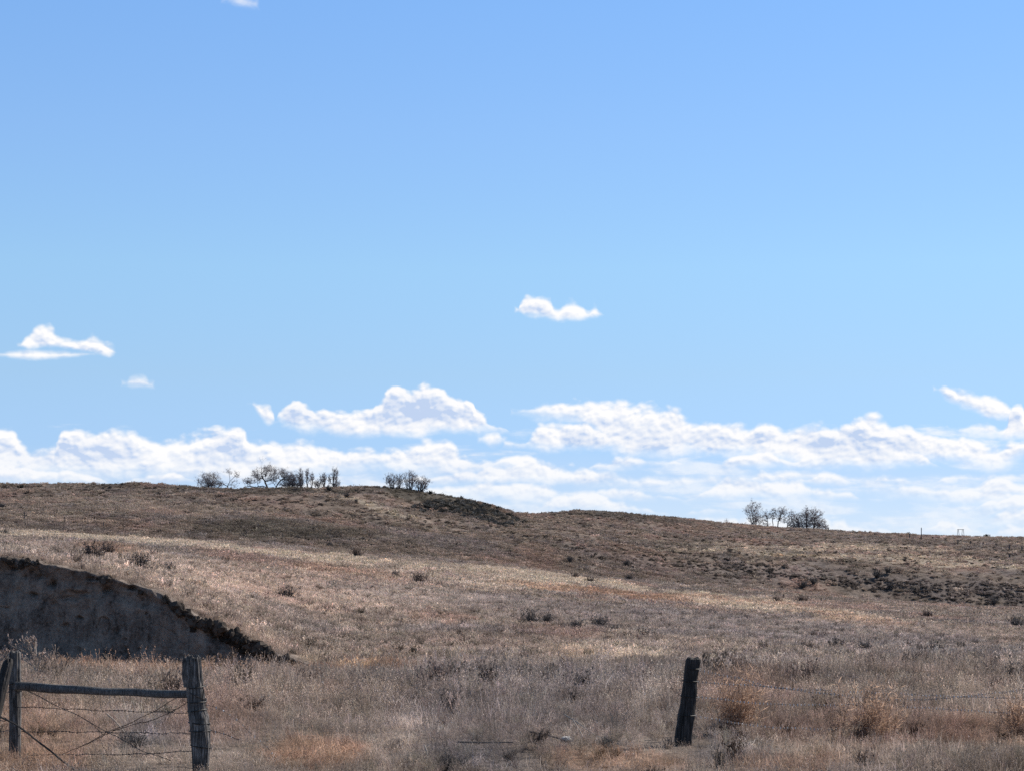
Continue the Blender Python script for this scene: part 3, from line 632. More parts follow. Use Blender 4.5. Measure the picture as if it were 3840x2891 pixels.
# ------------------------------------------------------------------ eroded cut bank
def P3(px, py, D): return np.array([(px-1920)/F*D, D, zrow(py, D)])
def build_bank():
    root = empty('bank', (0, 70, -1.95)); tag(root, 'steep bare earth cut bank in shade behind the log fence', kind='structure')
    XS = np.arange(-1000, 1214, 3.6); NT_ = 120
    T = np.linspace(0, 1, NT_); X, Tm = np.meshgrid(XS, T)
    x = (X-1920)/F*70.3; ze = bank_edge_z(X)+fbm(x, x*0, .5, 3, 500)*.09+fbm(x, x*0, 2.2, 2, 505)*.1; zf = -2.3
    H = np.maximum(ze-zf, .05); z = zf+H*Tm; hh = ze-z                 # depth below the edge
    y = 70.15-.75*(1-Tm)**1.6*np.clip(H/4, 0, 1)+fbm(x, x*0, 5, 2, 510)*.45
    rel = fbm(x, z*.8, 1.5, 4, 520)*.42+fbm(x, z*.22, .5, 3, 530)*.14+fbm(x, z*.15, 1.4, 2, 535)*.22+fbm(x, z, .22, 3, 540)*.05
    n = fbm(x+z*.35, z*1.0+x*.2, 1.1, 3, 550); crack = np.exp(-(n/.035)**2)*sstep(-.15, .3, fbm(x, z, 2.5, 2, 560))*.14
    n2 = fbm(x, z*.35, .8, 3, 565); crack += np.exp(-(n2/.03)**2)*sstep(0, .4, fbm(x, z, 1.7, 2, 566))*.10
    strata = fbm(z*1.0+x*.03, x*.05, .35, 3, 570)*.025
    over = -.13*np.exp(-(hh/.22)**2)*(1+fbm(x, hh, .35, 2, 580))+.14*np.exp(-((hh-.5)/.22)**2)
    y = y-rel+crack+strata+over
    px_, py_ = X, HZ+F*(EYE-z)/70.3
    for (hx, hy, w, h, dpt) in [(205, 2188, 15, 13, .55), (402, 2210, 15, 12, .45), (498, 2200, 26, 12, .5), (300, 2225, 50, 12, .28), (270, 2243, 34, 9, .3), (128, 2226, 14, 7, .35), (78, 2210, 10, 8, .35), (98, 2163, 9, 7, .35), (55, 2131, 14, 7, .4),
                               (175, 2258, 7, 12, .35), (208, 2264, 12, 7, .35), (302, 2315, 13, 5, .35), (545, 2268, 7, 8, .4), (556, 2295, 6, 6, .4), (478, 2395, 8, 12, .4), (572, 2390, 5, 15, .4), (435, 2445, 8, 16, .4), (310, 2440, 16, 18, .3),
                               (230, 2318, 12, 16, .2), (250, 2345, 14, 8, .25), (530, 2432, 6, 5, .4), (660, 2282, 20, 10, .35), (372, 2240, 8, 26, .22), (340, 2330, 9, 60, .18), (295, 2370, 8, 40, .15), (160, 2160, 20, 6, .25), (350, 2170, 24, 8, .3), (640, 2400, 7, 30, .2), (30, 2275, 26, 4, .15), (55, 2320, 12, 8, .25)]:
        jx = px_+fbm(x, z, .25, 2, 590)*7; jy = py_+fbm(x, z, .25, 2, 591)*6
        r = ((jx-hx)/w)**2+((jy-hy)/h)**2; y = y+dpt*(.8 if w > 12 else .35)*np.exp(-r**1.2)
    # sod lip running back on to the slope
    rowsv = [np.stack([x, y, z], -1)]
    xt, yt, zt = x[-1], y[-1], ze[-1]
    for k, (dy, dz) in enumerate([(.06, .03), (.22, .05), (.55, .05), (1.0, .04), (1.7, .02), (2.3, -.12)]):
        lip = fbm(xt, xt*0+k*.3, .35, 3, 600)*.05
        rowsv.append(np.stack([xt, yt+dy, zt+dz+lip], -1)[None])
    V = np.concatenate(rowsv, 0); nr, nc = V.shape[:2]; idx = np.arange(nr*nc).reshape(nr, nc)
    q = np.stack([idx[:-1, :-1], idx[:-1, 1:], idx[1:, 1:], idx[1:, :-1]], -1).reshape(-1, 4)
    me = bpy.data.meshes.new('earth_face'); me.from_pydata((V-np.array([0, 70, -1.95])).reshape(-1, 3).tolist(), [], q.tolist())
    me.polygons.foreach_set('use_smooth', np.ones(len(q), bool))
    m, N = new_mat('bare_earth'); t = m.node_tree; g = N.n('ShaderNodeNewGeometry'); mp = N.n('ShaderNodeMapping'); t.links.new(g.outputs['Position'], mp.inputs[0]); mp.inputs['Scale'].default_value = (1, 1, .45)
    n1 = N.noise(mp.outputs[0], 1.3, 7, .68, .4); n2_ = N.noise(g.outputs['Position'], 9, 5, .7)
    f = N.m('ADD', N.m('MULTIPLY', n1, .65), N.m('MULTIPLY', n2_, .35))
    col = N.ramp(f, [(.38, (.045, .037, .032)), (.455, (.13, .107, .094)), (.54, (.215, .178, .152)), (.64, (.30, .245, .205))])
    p = N.n('ShaderNodeBsdfPrincipled'); t.links.new(col, p.inputs['Base Color']); p.inputs['Roughness'].default_value = 1; p.inputs['Specular IOR Level'].default_value = .05
    b = N.n('ShaderNodeBump'); b.inputs['Strength'].default_value = .7; b.inputs['Distance'].default_value = .06; t.links.new(n2_, b.inputs['Height']); t.links.new(b.outputs[0], p.inputs['Normal'])
    o = N.n('ShaderNodeOutputMaterial'); t.links.new(p.outputs[0], o.inputs[0]); me.materials.append(m)
    face = bpy.data.objects.new('earth_face', me); COL.objects.link(face); face.parent = root
    # clods of sod and roots broken along the edge
    mb = MB(); base = bpy.data.meshes.new('t'); import bmesh
    bm = bmesh.new(); bmesh.ops.create_icosphere(bm, subdivisions=2, radius=1); bv = np.array([v.co[:] for v in bm.verts]); bf = [tuple(v.index for v in f.verts) for f in bm.faces]; bm.free(); bpy.data.meshes.remove(base)
    for i in range(800):
        Xc = rs.rand()**.75*1160+30 if i > 90 else rs.rand()*1160; k = int(np.argmin(np.abs(XS-Xc))); c = V[NT_-1, k]
        if float(fbm(np.array([Xc*.02]), np.array([.5]), 1.0, 3, 720)[0])+(.25 if Xc > 620 else -.18)+rs.randn()*.12 < 0: continue
        low = abs(rs.randn())*.13*(1.5 if Xc > 640 else .6)
        j = max(1, int(NT_-1-low/max(.05, H[0, k])*NT_)); c = V[j, k]
        s = (.03+.11*rs.rand()**2)*(1.35 if Xc > 640 else .9); sc3 = np.array([rnd(.7, 1.3), rnd(.7, 1.2), rnd(.7, 1.3)])*s
        nz = 1+fbm(bv[:, 0]*1.3+i*7.1, bv[:, 1]*1.3+bv[:, 2]*2.1, 1.0, 3, 700)*.85
        vv = bv*nz[:, None]*sc3+(c-np.array([0, 70, -1.95]))+np.array([0, rnd(-.06, .05), rnd(-.05, .06)])
        mb.add([tuple(q_) for q_ in vv], bf, rnd(.45, 1.5))
    M_clod = plant_mat('dark_sod', (.062, .052, .045), 0)
    mb.obj('sod_clods', M_clod, root, smooth=False)
    return V
BV = build_bank()

# ------------------------------------------------------------------ near fences
def stake(name, mat, rings, parent, sq=2.6, seed=0, groove=.10, K_=64, n=70, top_noise=.012):
    """weathered timber: rings = (x, y, z, half width, half depth) from foot to top, world space"""
    R = np.array(rings, float); tt = np.linspace(0, 1, len(R)); t = np.linspace(0, 1, n)
    C = np.stack([np.interp(t, tt, R[:, i]) for i in range(5)], 1); V = []; a = np.linspace(0, 2*math.pi, K_, endpoint=False)
    ca, sa = np.cos(a), np.sin(a); su = (np.abs(ca)**sq+np.abs(sa)**sq)**(-1/sq)
    for i in range(n):
        zz = C[i, 2]; g = fbm(a*6+seed*3, a*0+zz*.8, 1.0, 3, 800+seed); w = fbm(ca*1.5+seed, sa*1.5+zz*3, 1.0, 3, 820+seed)
        r = su*(1-groove*sstep(.05, .5, g)*1.2+.09*w)
        if i > n-4: r = r*(1-.05*(i-(n-4))**1.5)
        zt = (fbm(ca*2+seed, sa*2, 1.0, 2, 840)*top_noise*3 if i > n-3 else 0)
        V += [(C[i, 0]+ca[j]*r[j]*C[i, 3], C[i, 1]+sa[j]*r[j]*C[i, 4], zz+(zt[j] if i > n-3 else 0)) for j in range(K_)]
    Fc = [(i*K_+j, i*K_+(j+1) % K_, (i+1)*K_+(j+1) % K_, (i+1)*K_+j) for i in range(n-1) for j in range(K_)]
    V.append((C[-1, 0], C[-1, 1], C[-1, 2]+.004)); cidx = len(V)-1; Fc += [((n-1)*K_+j, (n-1)*K_+(j+1) % K_, cidx) for j in range(K_)]
    mb = MB(); mb.add(V, Fc); o = mb.obj(name, mat, parent, smooth=False)
    if parent: sub(o, parent)
    return o
def sub(o, root): o.location = (-root.location[0], -root.location[1], -root.location[2]); return o
def wire(mb, pts, r=.0026, barb=0, jitter=.004, barbr=.0035, two=True):
    P = np.array(pts, float); d = np.r_[0, np.cumsum(np.linalg.norm(np.diff(P, axis=0), axis=1))]; n = max(14, int(d[-1]/.06))
    t = np.linspace(0, d[-1], n); Q = np.stack([np.interp(t, d, P[:, i]) for i in range(3)], 1)
    k = np.hanning(9); k /= k.sum()
    for i in range(3): Q[4:-4, i] = np.convolve(Q[:, i], k, 'valid')
    Q += rs.randn(*Q.shape)*jitter*.5; Q[:, 2] += np.sin(t*9+rs.rand()*6)*jitter
    if two:
        ph = t*55; off = np.stack([0*t, np.cos(ph), np.sin(ph)], 1)*r*.9
        mb.tube(Q+off, r*.8, 3, rnd(.8, 1.1), 0, False); mb.tube(Q-off, r*.8, 3, rnd(.8, 1.1), 0, False)
    else: mb.tube(Q, r, 5, 1, 0)
    if barb:
        tb = np.arange(rnd(0, barb), d[-1], barb)
        for tq in tb:
            c = np.array([np.interp(tq+rs.randn()*.004, t, Q[:, i]) for i in range(3)])
            for s_ in range(2):
                a = rnd(0, 3.14); v = np.array([rnd(-.3, .3), math.cos(a), math.sin(a)])*.016
                mb.tube([c-v, c+v], barbr, 3, 1, 1, True)
def wrap(parent, root, c, rx, ry, z, tilt=0.0, r=.004, turns=1.2):
    mb = MB(); a = np.linspace(0, 2*math.pi*turns, int(26*turns))
    pts = [(c[0]+math.cos(q)*rx, c[1]+math.sin(q)*ry, z+tilt*math.cos(q)*rx+q*.0012+rs.randn()*.0015) for q in a]
    mb.tube(pts, r, 4); o = mb.obj('wire_wrap', M_cable, parent); return o

def brace_fence():
    xb, yb = (744-1920)/F*24, 24.0
    root = empty('brace_fence', (xb, yb, 0)); bpy.context.view_layer.update()
    tag(root, 'two grey log posts joined by one round rail above crossed barbed wires', 'fence')
    s = 24/F
    def B(px, py, hw, hd=None): return ((px-1920)*s, 24.0, zrow(py, 24.0), hw*s, (hd or hw)*s)
    post = stake('post', M_wood, [B(757, 2950, 27), B(753, 2880, 30), B(754, 2800, 35), B(750, 2725, 36), B(746, 2690, 37), B(738, 2660, 33), B(734, 2600, 31.5), B(731, 2578, 31), B(730, 2572, 30), B(726, 2540, 33), B(721, 2470, 32), B(720, 2460, 30)], root, sq=3.4, seed=1, groove=.17)
    # the block left standing proud of the notch
    blk = stake('post_cap_block', M_wood, [((709-1920)*s, 23.93, zrow(2574, 24), 15*s, 16*s), ((704-1920)*s, 23.93, zrow(2530, 24), 17*s, 18*s), ((701-1920)*s, 23.94, zrow(2464, 24), 13*s, 15*s)], root, sq=4, seed=2, groove=.12, K_=30, n=24)
    sA = 25.6/F
    def A(px, py, hw): return ((px-1920)*sA, 25.6, zrow(py, 25.6), hw*sA, hw*sA)
    pa = stake('post', M_wood, [A(57, 2900, 21), A(57, 2800, 22), A(57, 2600, 22.5), A(56, 2460, 22), A(57, 2443, 21)], root, sq=2.1, seed=5, groove=.10)
    # rail between the posts
    n = 60; Kk = 18; V = []; p0 = P3(60, 2571, 25.35); p1 = P3(722, 2603, 24.02)
    for i in range(n):
        t = i/(n-1); c = p0*(1-t)+p1*t; c[2] += -.012*math.sin(t*3.14)+.004*math.sin(t*21); r0 = (.058*(1-t)+.05*t)*(1+.05*math.sin(t*9))
        for j in range(Kk):
            a = 2*math.pi*j/Kk; g = float(fbm(np.array([a*3.]), np.array([t*3.]), 1., 3, 860)[0]); r = r0*(1+.10*g)
            V.append((c[0], c[1]+math.cos(a)*r, c[2]+math.sin(a)*r))
    mb = MB(); mb.add(V, [(i*Kk+j, (i+1)*Kk+j, (i+1)*Kk+(j+1) % Kk, i*Kk+(j+1) % Kk) for i in range(n-1) for j in range(Kk)]+[tuple(range(Kk)), tuple((n-1)*Kk+j for j in range(Kk-1, -1, -1))])
    o = mb.obj('rail', M_rail, root); sub(o, root)
    # its sawn end knob and the tie of wire holding it
    for (px, py, rr, tl) in [(735, 2578, 33, .15), (738, 2632, 34, .05), (740, 2663, 35, .10), (747, 2711, 38, -.08), (750, 2740, 38, .02), (753, 2798, 37, -.15), (738, 2606, 34, -.5)]:
        w = wrap(post, root, ((px-1920)*s, 24.0), rr*s*1.06, rr*s*1.06, zrow(py, 24), tl, .0065)
    for (py, tl) in [(2562, .1), (2585, -.3)]: wrap(pa, root, ((57-1920)*sA, 25.6), 23.5*sA, 23.5*sA, zrow(py, 25.6), tl, .006)
    strands = [[(30, 2650, 25.6), (81, 2650, 25.5), (290, 2659, 25.0), (520, 2667, 24.5), (712, 2673, 24.0)],
               [(0, 2740, 25.8), (120, 2742, 25.5), (400, 2745, 24.9), (600, 2749, 24.4), (712, 2748, 24.0)],
               [(80, 2830, 25.5), (290, 2827, 25.0), (500, 2828, 24.5), (718, 2815, 24.0)],
               [(560, 2880, 24.4), (640, 2875, 24.2), (724, 2879, 24.0)],
               [(85, 2578, 25.4), (200, 2640, 25.0), (270, 2670, 24.9), (390, 2737, 24.6), (470, 2780, 24.4), (560, 2826, 24.2), (640, 2850, 24.1)],
               [(668, 2612, 23.95), (580, 2665, 24.3), (500, 2705, 24.6), (400, 2745, 24.9), (300, 2800, 25.2), (200, 2840, 25.4)],
               [(712, 2625, 23.9), (640, 2672, 24.2), (560, 2702, 24.5), (420, 2738, 24.8), (330, 2790, 25.0)],
               [(0, 2596, 25.8), (35, 2590, 25.6)], [(385, 2750, 24.6), (355, 2720, 24.6)], [(400, 2745, 24.6), (372, 2770, 24.6), (405, 2830, 24.5)]]
    for k, st in enumerate(strands):
        mb = MB(); wire(mb, [P3(*q) for q in st], .0052 if k < 7 else .004, barb=.13 if k < 4 else 0, jitter=.006, barbr=.0028); sub(mb.obj('wire', [M_wire, M_wire], root), root)
    # broken strands trailing to the right of the main post
    for st in [[(768, 2640, 24.0), (800, 2646, 24.0), (850, 2672, 24.1), (900, 2706, 24.2), (960, 2765, 24.3), (1013, 2812, 24.4), (1040, 2850, 24.4)], [(786, 2738, 24.0), (830, 2745, 24.0), (900, 2775, 24.0)]]:
        mb = MB(); wire(mb, [P3(*q) for q in st], .004, barb=.11, jitter=.006, barbr=.0042); sub(mb.obj('broken_wire', [M_wire, M_barb], root), root)
    for ch in list(post.children)+list(pa.children): pass
    return root
def fix_parent(root):
    """wraps were modelled in world space: park them under their post without moving them"""
    for p in root.children:
        for w in p.children:
            w.location = (0, 0, 0)
bf = brace_fence(); fix_parent(bf)

def wire_fence():
    root = empty('wire_fence', ((2559-1920)/F*27.3, 27.3, 0)); bpy.context.view_layer.update()
    tag(root, 'leaning dark square post right of centre with thin barbed wires running off across the weeds', 'fence')
    s = 27.3/F
    def Cc(px, py, hw): return ((px-1920)*s, 27.3, zrow(py, 27.3), hw*s, hw*s*.95)
    post = stake('post', M_char, [Cc(2555, 2850, 34), Cc(2560, 2785, 33.5), Cc(2563, 2740, 32.5), Cc(2572, 2690, 31.5), Cc(2580, 2635, 28), Cc(2585, 2600, 28.5), Cc(2588, 2556, 25.5), Cc(2594, 2510, 26.5), Cc(2599, 2480, 27), Cc(2600, 2466, 26)], root, sq=4.0, seed=9, groove=.08)
    for (px, py, rr, tl) in [(2598, 2508, 28, .0), (2589, 2554, 28.5, -.05), (2584, 2612, 29.5, -.12), (2575, 2681, 32, -.03)]:
        wrap(post, root, ((px-1920)*s, 27.3), rr*s*1.07, rr*s*1.05, zrow(py, 27.3), tl, .0065)
    Z = lambda X, Y: (2560+.5787*X, 2300+.5787*Y)
    W_ = [[(60, 352), (115, 370), (200, 385), (290, 404), (440, 436), (520, 470), (700, 487), (900, 497), (1200, 510), (1500, 525), (1700, 535), (2212, 548), (2500, 556)],
          [(50, 440), (100, 445), (250, 455), (400, 460), (600, 478), (800, 505), (1000, 525), (1200, 545), (1400, 560), (1600, 556), (1800, 538), (2000, 518), (2212, 490), (2500, 460)],
          [(45, 535), (90, 541), (200, 545), (330, 566), (500, 583), (700, 590), (900, 592), (1050, 590), (1350, 597), (1600, 612), (1850, 627), (2212, 650), (2400, 660)],
          [(30, 660), (70, 665), (250, 690), (450, 725), (640, 740), (880, 745), (1150, 760), (1400, 772), (1700, 790), (2100, 800)]]
    for k, pts in enumerate(W_):
        q = []
        for (X, Y) in pts:
            px, py = Z(X, Y); D = 27.35+max(0, (px-2600))/1240*2.2; q.append(P3(px, py, D))
        mb = MB(); wire(mb, q, .0042, barb=.064, jitter=.004, barbr=.0050); sub(mb.obj('wire', [M_wire, M_barb], root), root)
    return root
wf = wire_fence(); fix_parent(wf)

mbx = MB()
lp = stake('leaning_log', M_char, [(*P3(-60, 2860, 24.7), .085, .085), (*P3(-12, 2650, 24.9), .083, .083), (*P3(12, 2550, 25.0), .078, .078), (*P3(33, 2470, 25.1), .065, .065)], None, sq=2.1, seed=12, groove=.08, K_=26, n=40)
tag(lp, 'short dark log leaning against the first grey fence post at the frame edge', 'log')
mb = MB(); wire(mb, [P3(-60, 2660, 24.6), P3(0, 2688, 24.5), P3(40, 2705, 24.45), P3(80, 2728, 24.4), P3(130, 2768, 24.3), P3(188, 2816, 24.2), P3(235, 2850, 24.1), P3(290, 2895, 24.1)], .0125, two=False, jitter=.004)
tag(mb.obj('brace_cable', M_cable), 'thick dark twisted cable slanting down in front of the first grey post', 'cable')
mb = MB(); wire(mb, [P3(-20, 2694, 24.4), P3(5, 2702, 24.4), P3(20, 2704, 24.4), P3(30, 2699, 24.4), P3(18, 2690, 24.4)], .006, two=False, jitter=.001)
tag(mb.obj('wire_loop', M_cable), 'small loop of black wire hanging beside the thick cable', 'wire')

# ------------------------------------------------------------------ far fences and frames
def far_post(px, ytop, ybase, label, group, w=.13, name='fence_post', D=None, lean=0.0, mat=None):
    if D is None: x, D, z = hit(px, ybase)
    else: x = (px-1920)/F*D; z = float(ground(x, D))
    top = zrow(ytop, D); h = top-z+.0
    mb = MB(); n = 5
    mb.tube([(0, 0, -.3), (lean*.5*h, 0, h*.5), (lean*h, 0, h)], [w*.55, w*.5, w*.45], 6)
    mb.tube([(lean*h*.8-w*.9, 0, h*.82), (lean*h*.8+w*.9, 0, h*.83)], w*.12, 4)      # wire staple
    o = mb.obj(name, mat or M_bark, loc=(x, D, z)); tag(o, label, 'fence post', group); return D, x
ordn = ['first', 'second', 'third', 'fourth', 'fifth', 'sixth', 'seventh', 'eighth', 'ninth', 'tenth', 'eleventh', 'twelfth', 'thirteenth', 'fourteenth', 'fifteenth']
sky_posts = [(3107, 1978, 1996), (3152, 1984, 2000), (3198, 1986, 2002), (3244, 1988, 2007), (3292, 1992, 2010), (3365, 1997, 2013), (3411, 2000, 2020), (3498, 2011, 2026), (3545, 2017, 2030), (3592, 2022, 2040), (3640, 2026, 2042), (3687, 2030, 2047), (3735, 2036, 2053), (3785, 2040, 2062), (3832, 2046, 2067)]
for i, (px, yt, yb_) in enumerate(sky_posts):
    far_post(px, yt, yb_, '%s thin post of the distant fence right of the grove, counted from the trees' % ordn[i], 'thin posts of the distant fence right of the grove', D=(690-i*2 if i < 6 else None), w=.34)
far_post(3455, 1977, 2024, 'tall dark pole standing above the distant fence line right of the grove', None, w=.28, name='pole', lean=.0)
bpy.context.scene.objects['pole']['category'] = 'pole'
for i, (px, yt, yb_) in enumerate([(1926, 1919, 1931), (1978, 1917, 1932), (2031, 1917, 1930), (2082, 1917, 1928)]):
    far_post(px, yt, yb_, '%s small post in the saddle between the two hills, counted from the shrubby ridge' % ordn[i], 'small posts on the saddle between the hills', D=[640, 642, 645, 648][i], w=.34)
for i, (px, yt, yb_) in enumerate([(91, 1917, 1950), (244, 1936, 1967), (388, 1956, 1982), (792, 1984, 2006), (924, 1986, 2018), (1059, 1998, 2026)]):
    far_post(px, yt, yb_, '%s post of the fence along the hill foot, counted from the frame edge' % ordn[i], 'fence posts along the foot of the hill', w=.17, lean=rnd(-.05, .05))
for i, (px, yt, yb_) in enumerate([(2939, 2226, 2250), (3079, 2240, 2262), (3518, 2286, 2302), (3652, 2294, 2315), (3800, 2303, 2328)]):
    far_post(px, yt, yb_, '%s short post in the dip before the dark gully slope, counted towards the frame edge' % ordn[i], 'short posts in the dip before the gully slope', w=.17, lean=rnd(-.05, .05))
for (px, yt, yb_, lab) in [(3786, 2076, 2096, 'dark stub of a post among the pale streaks far down the right slope')]:
    far_post(px, yt, yb_, lab, None, w=.5)
def frame():
    D = 712; x0 = (3602-1920)/F*D; zb = float(ground(x0, D)); root = empty('swing_frame', (x0, D, zb))
    tag(root, 'open metal frame of two leaning pairs of legs under a crossbar on the far skyline', 'frame')
    s = D/F; zt = zrow(1983, D)-zb
    for (xt, xb_) in [(-10, -13.5), (-8, -4), (7, 3.5), (11, 14.5)]:
        mb = MB(); mb.tube([(xb_*s, rnd(-.4, .4), -.2), (xt*s, 0, zt)], .085, 6); mb.obj('leg', M_steel, root)
    mb = MB(); mb.tube([(-12*s, 0, zt-.08), (12.5*s, 0, zt-.08)], .085, 6); mb.obj('crossbar', M_steel, root)
    mb = MB(); mb.tube([(-4.6*s, 0, zt*.25), (4*s, 0, zt*.3)], .06, 5); mb.obj('brace', M_steel, root)
frame()

# ------------------------------------------------------------------ bare trees grown through the crown shapes of the photo
def tree(D, base, limbs, blobs, label, group=None, cat='tree', name='bare_tree', r0=.013, twig=.011, mat=None, up=.2):
    s = D/F; bx = (base-1920)*s; bz = float(ground(bx, D)); root = empty(name, (bx, D, bz)); tag(root, label, cat, group)
    P = lambda px, py: np.array([(px-base)*s, 0., zrow(py, D)-bz])
    nodes = [np.array([0., 0., -.3])]; par = [-1]
    for L_ in limbs:
        pts = [P(*q) for q in L_]; pr = int(np.argmin([np.linalg.norm(pts[0]-n_) for n_ in nodes]))
        prev = nodes[pr]; yy = rnd(-.5, .5)
        for k, q in enumerate(pts):
            q = q.copy(); q[1] = yy*(k+1)*.5
            st = max(1, int(np.linalg.norm(q-prev)/.6))
            for j in range(1, st+1):
                nodes.append(prev+(q-prev)*j/st+rs.randn(3)*.06); par.append(pr); pr = len(nodes)-1
            prev = nodes[-1]
    tg = []
    for (cx, cy, rx, ry, n) in blobs:
        c = P(cx, cy)
        for i in range(int(n*(1.6 if D < 600 else 1.15))):
            v = rs.randn(3); v = v/np.linalg.norm(v)*(rs.rand()**.5 if i % 4 else rnd(.8, 1.3)); tg.append(c+v*np.array([rx*s, (rx+ry)*.42*s, ry*s]))
    tg.sort(key=lambda q: float(np.min([np.linalg.norm(q-n_) for n_ in nodes[:60]])))
    tips = []
    for q in tg:
        if q[2] < .15: q[2] = rnd(.15, .6)
        A_ = np.array(nodes); d = q-A_; dist = np.linalg.norm(d, axis=1); cost = dist+np.maximum(0, -d[:, 2])*1.2+np.maximum(0, A_[:, 2]*0-.0)
        pr = int(np.argmin(cost)); prev = nodes[pr]; L_ = dist[pr]; st = max(1, int(L_/.65))
        for j in range(1, st+1):
            t = j/st; w = rs.randn(3)*.09*(L_*.4+.3); nodes.append(prev+(q-prev)*t+w*(t < 1)+np.array([0, 0, -.08*L_*math.sin(t*3.14)])); par.append(pr); pr = len(nodes)-1
        tips.append(pr)
    cntn = np.zeros(len(nodes))
    for tp in tips:
        k = tp
        while k >= 0: cntn[k] += 1; k = par[k]
    tr = MB(); cr = MB()
    for i in range(1, len(nodes)):
        c = max(cntn[i], 1); r = r0*c**.5+.006; rp = r0*max(cntn[par[i]], 1)**.5+.006
        rp = min(rp, r*1.5); mb_ = tr if c > max(8, len(tips)*.05) or i < 12 else cr
        mb_.tube([nodes[par[i]], nodes[i]], [rp, r], 5 if mb_ is tr else 3, rnd(.8, 1.2), 0, False)
    for tp in tips:
        p = nodes[tp]
        for k in range(9):
            v = rs.randn(3); v[2] = abs(v[2])*.9+up; v = v/np.linalg.norm(v)*rnd(.35, .9); e = p+v; m_ = p+v*.5+rs.randn(3)*.08
            cr.tube([p, m_, e], [twig, twig*.8, twig*.4], 3, rnd(.75, 1.25), 0, False)
    tr.obj('trunk', M_bark, root); cr.obj('crown', mat or M_twig, root); return root
def fan(base, yb_, cx, cy, rx, ry, n):
    out = []
    for i in range(n):
        u = -1+2*(i+.5)/n+rnd(-.12, .12); tx = cx+rx*u; ty = cy-ry*math.sqrt(max(0, 1-u*u*.75))*rnd(.7, 1.0)
        b = base+(cx-base+rx*u)*.28; out.append([(b, yb_), (b+(tx-b)*.35+rnd(-2, 2), yb_+(ty-yb_)*.4), (b+(tx-b)*.75+rnd(-2, 2), yb_+(ty-yb_)*.75), (tx, ty)])
    return out
G1 = 'bare trees on the ridge of the near hill'; G2 = 'bare thicket saplings on the round shoulder'; G3 = 'bare trees of the far right grove'
DL = 552
tree(DL, 785, [[(785, 1834), (783, 1812)]], [(778, 1802, 40, 28, 210), (795, 1818, 36, 16, 110)], 'low round bushy bare tree at the left end of the ridge trees', G1)
tree(DL, 855, [[(855, 1834), (852, 1823), (862, 1808), (861, 1788), (858, 1768)], [(852, 1823), (835, 1812), (815, 1802), (803, 1785)], [(862, 1803), (880, 1788), (888, 1776)]], [(858, 1768, 16, 12, 12), (888, 1780, 12, 18, 14), (808, 1786, 18, 16, 20), (828, 1814, 20, 12, 24), (880, 1815, 18, 14, 14)], 'sparse dead-looking forked tree leaning beside the low round tree', G1)
tree(DL, 1002, [[(1002, 1833), (998, 1818), (990, 1800), (980, 1785), (980, 1755), (981, 1735), (985, 1722), (994, 1717), (1003, 1722)], [(981, 1735), (975, 1722), (972, 1712)], [(985, 1722), (987, 1709)], [(1000, 1828), (985, 1820), (960, 1826), (940, 1823), (918, 1822)]], [(1008, 1768, 30, 26, 130), (962, 1784, 20, 26, 90), (1018, 1798, 20, 14, 36), (930, 1806, 20, 15, 54)], 'tallest ridge tree with a bare dead top fork and a long low limb', G1)
tree(DL, 1031, [[(1031, 1834), (1040, 1818), (1052, 1800), (1066, 1794)], [(1033, 1822), (1025, 1806)]], [(1058, 1774, 28, 20, 80), (1080, 1788, 20, 18, 50), (1034, 1798, 14, 14, 18)], 'bare tree with a thick trunk leaning away from the tallest ridge tree', G1)
tree(DL, 1095, [[(1092, 1834), (1096, 1815)]], [(1098, 1802, 42, 28, 300), (1085, 1818, 40, 14, 110)], 'dense round bare tree in the middle of the ridge trees', G1)
tree(DL, 1128, fan(1128, 1836, 1129, 1795, 8, 30, 3), [(1128, 1782, 9, 24, 38), (1128, 1812, 12, 18, 40)], 'narrow upright bare tree rising behind the dense round tree', G1, r0=.02, up=1.0)
tree(DL, 1150, fan(1150, 1836, 1153, 1790, 8, 34, 2)+fan(1166, 1836, 1170, 1802, 8, 28, 2), [(1152, 1782, 8, 24, 36), (1169, 1796, 9, 24, 34)], 'slim pale twin-stemmed tree standing apart right of the dense round tree', G1, r0=.02, up=1.0)
tree(DL, 1192, fan(1192, 1836, 1190, 1815, 18, 18, 4), [(1190, 1816, 16, 14, 44)], 'small low sapling between the slim twin stem and the last ridge trees', G1, r0=.02, up=1.0)
tree(DL, 1213, fan(1213, 1836, 1212, 1800, 16, 30, 5), [(1212, 1798, 15, 24, 66)], 'upright fan-shaped bare tree second from the right end of the ridge trees', G1, r0=.02, up=1.0)
tree(DL, 1248, fan(1248, 1836, 1255, 1785, 12, 30, 4), [(1256, 1783, 12, 28, 60), (1266, 1815, 12, 14, 30), (1235, 1800, 7, 20, 24)], 'slender bare tree at the right end of the ridge trees', G1, r0=.02, up=1.0)
tree(DL, 1474, fan(1474, 1830, 1467, 1800, 26, 24, 7), [(1467, 1800, 26, 22, 90)], 'spreading bare shrub tree at the left end of the round shoulder', G2, r0=.02, up=1.0)
tree(DL, 1496, fan(1496, 1832, 1498, 1800, 12, 26, 3), [(1497, 1803, 14, 24, 50)], 'thin bare sapling between the two widest thicket trees on the shoulder', G2, r0=.02, up=1.0)
tree(DL, 1534, fan(1534, 1837, 1538, 1800, 30, 38, 8), [(1538, 1800, 30, 32, 140)], 'tallest of the bare thicket trees on the round shoulder', G2, r0=.02, up=1.0)
tree(DL, 1572, fan(1572, 1842, 1588, 1812, 30, 28, 7), [(1585, 1814, 28, 26, 120)], 'bare thicket tree leaning out over the slope at the shoulder end', G2, r0=.02, up=1.0)
DR = 708
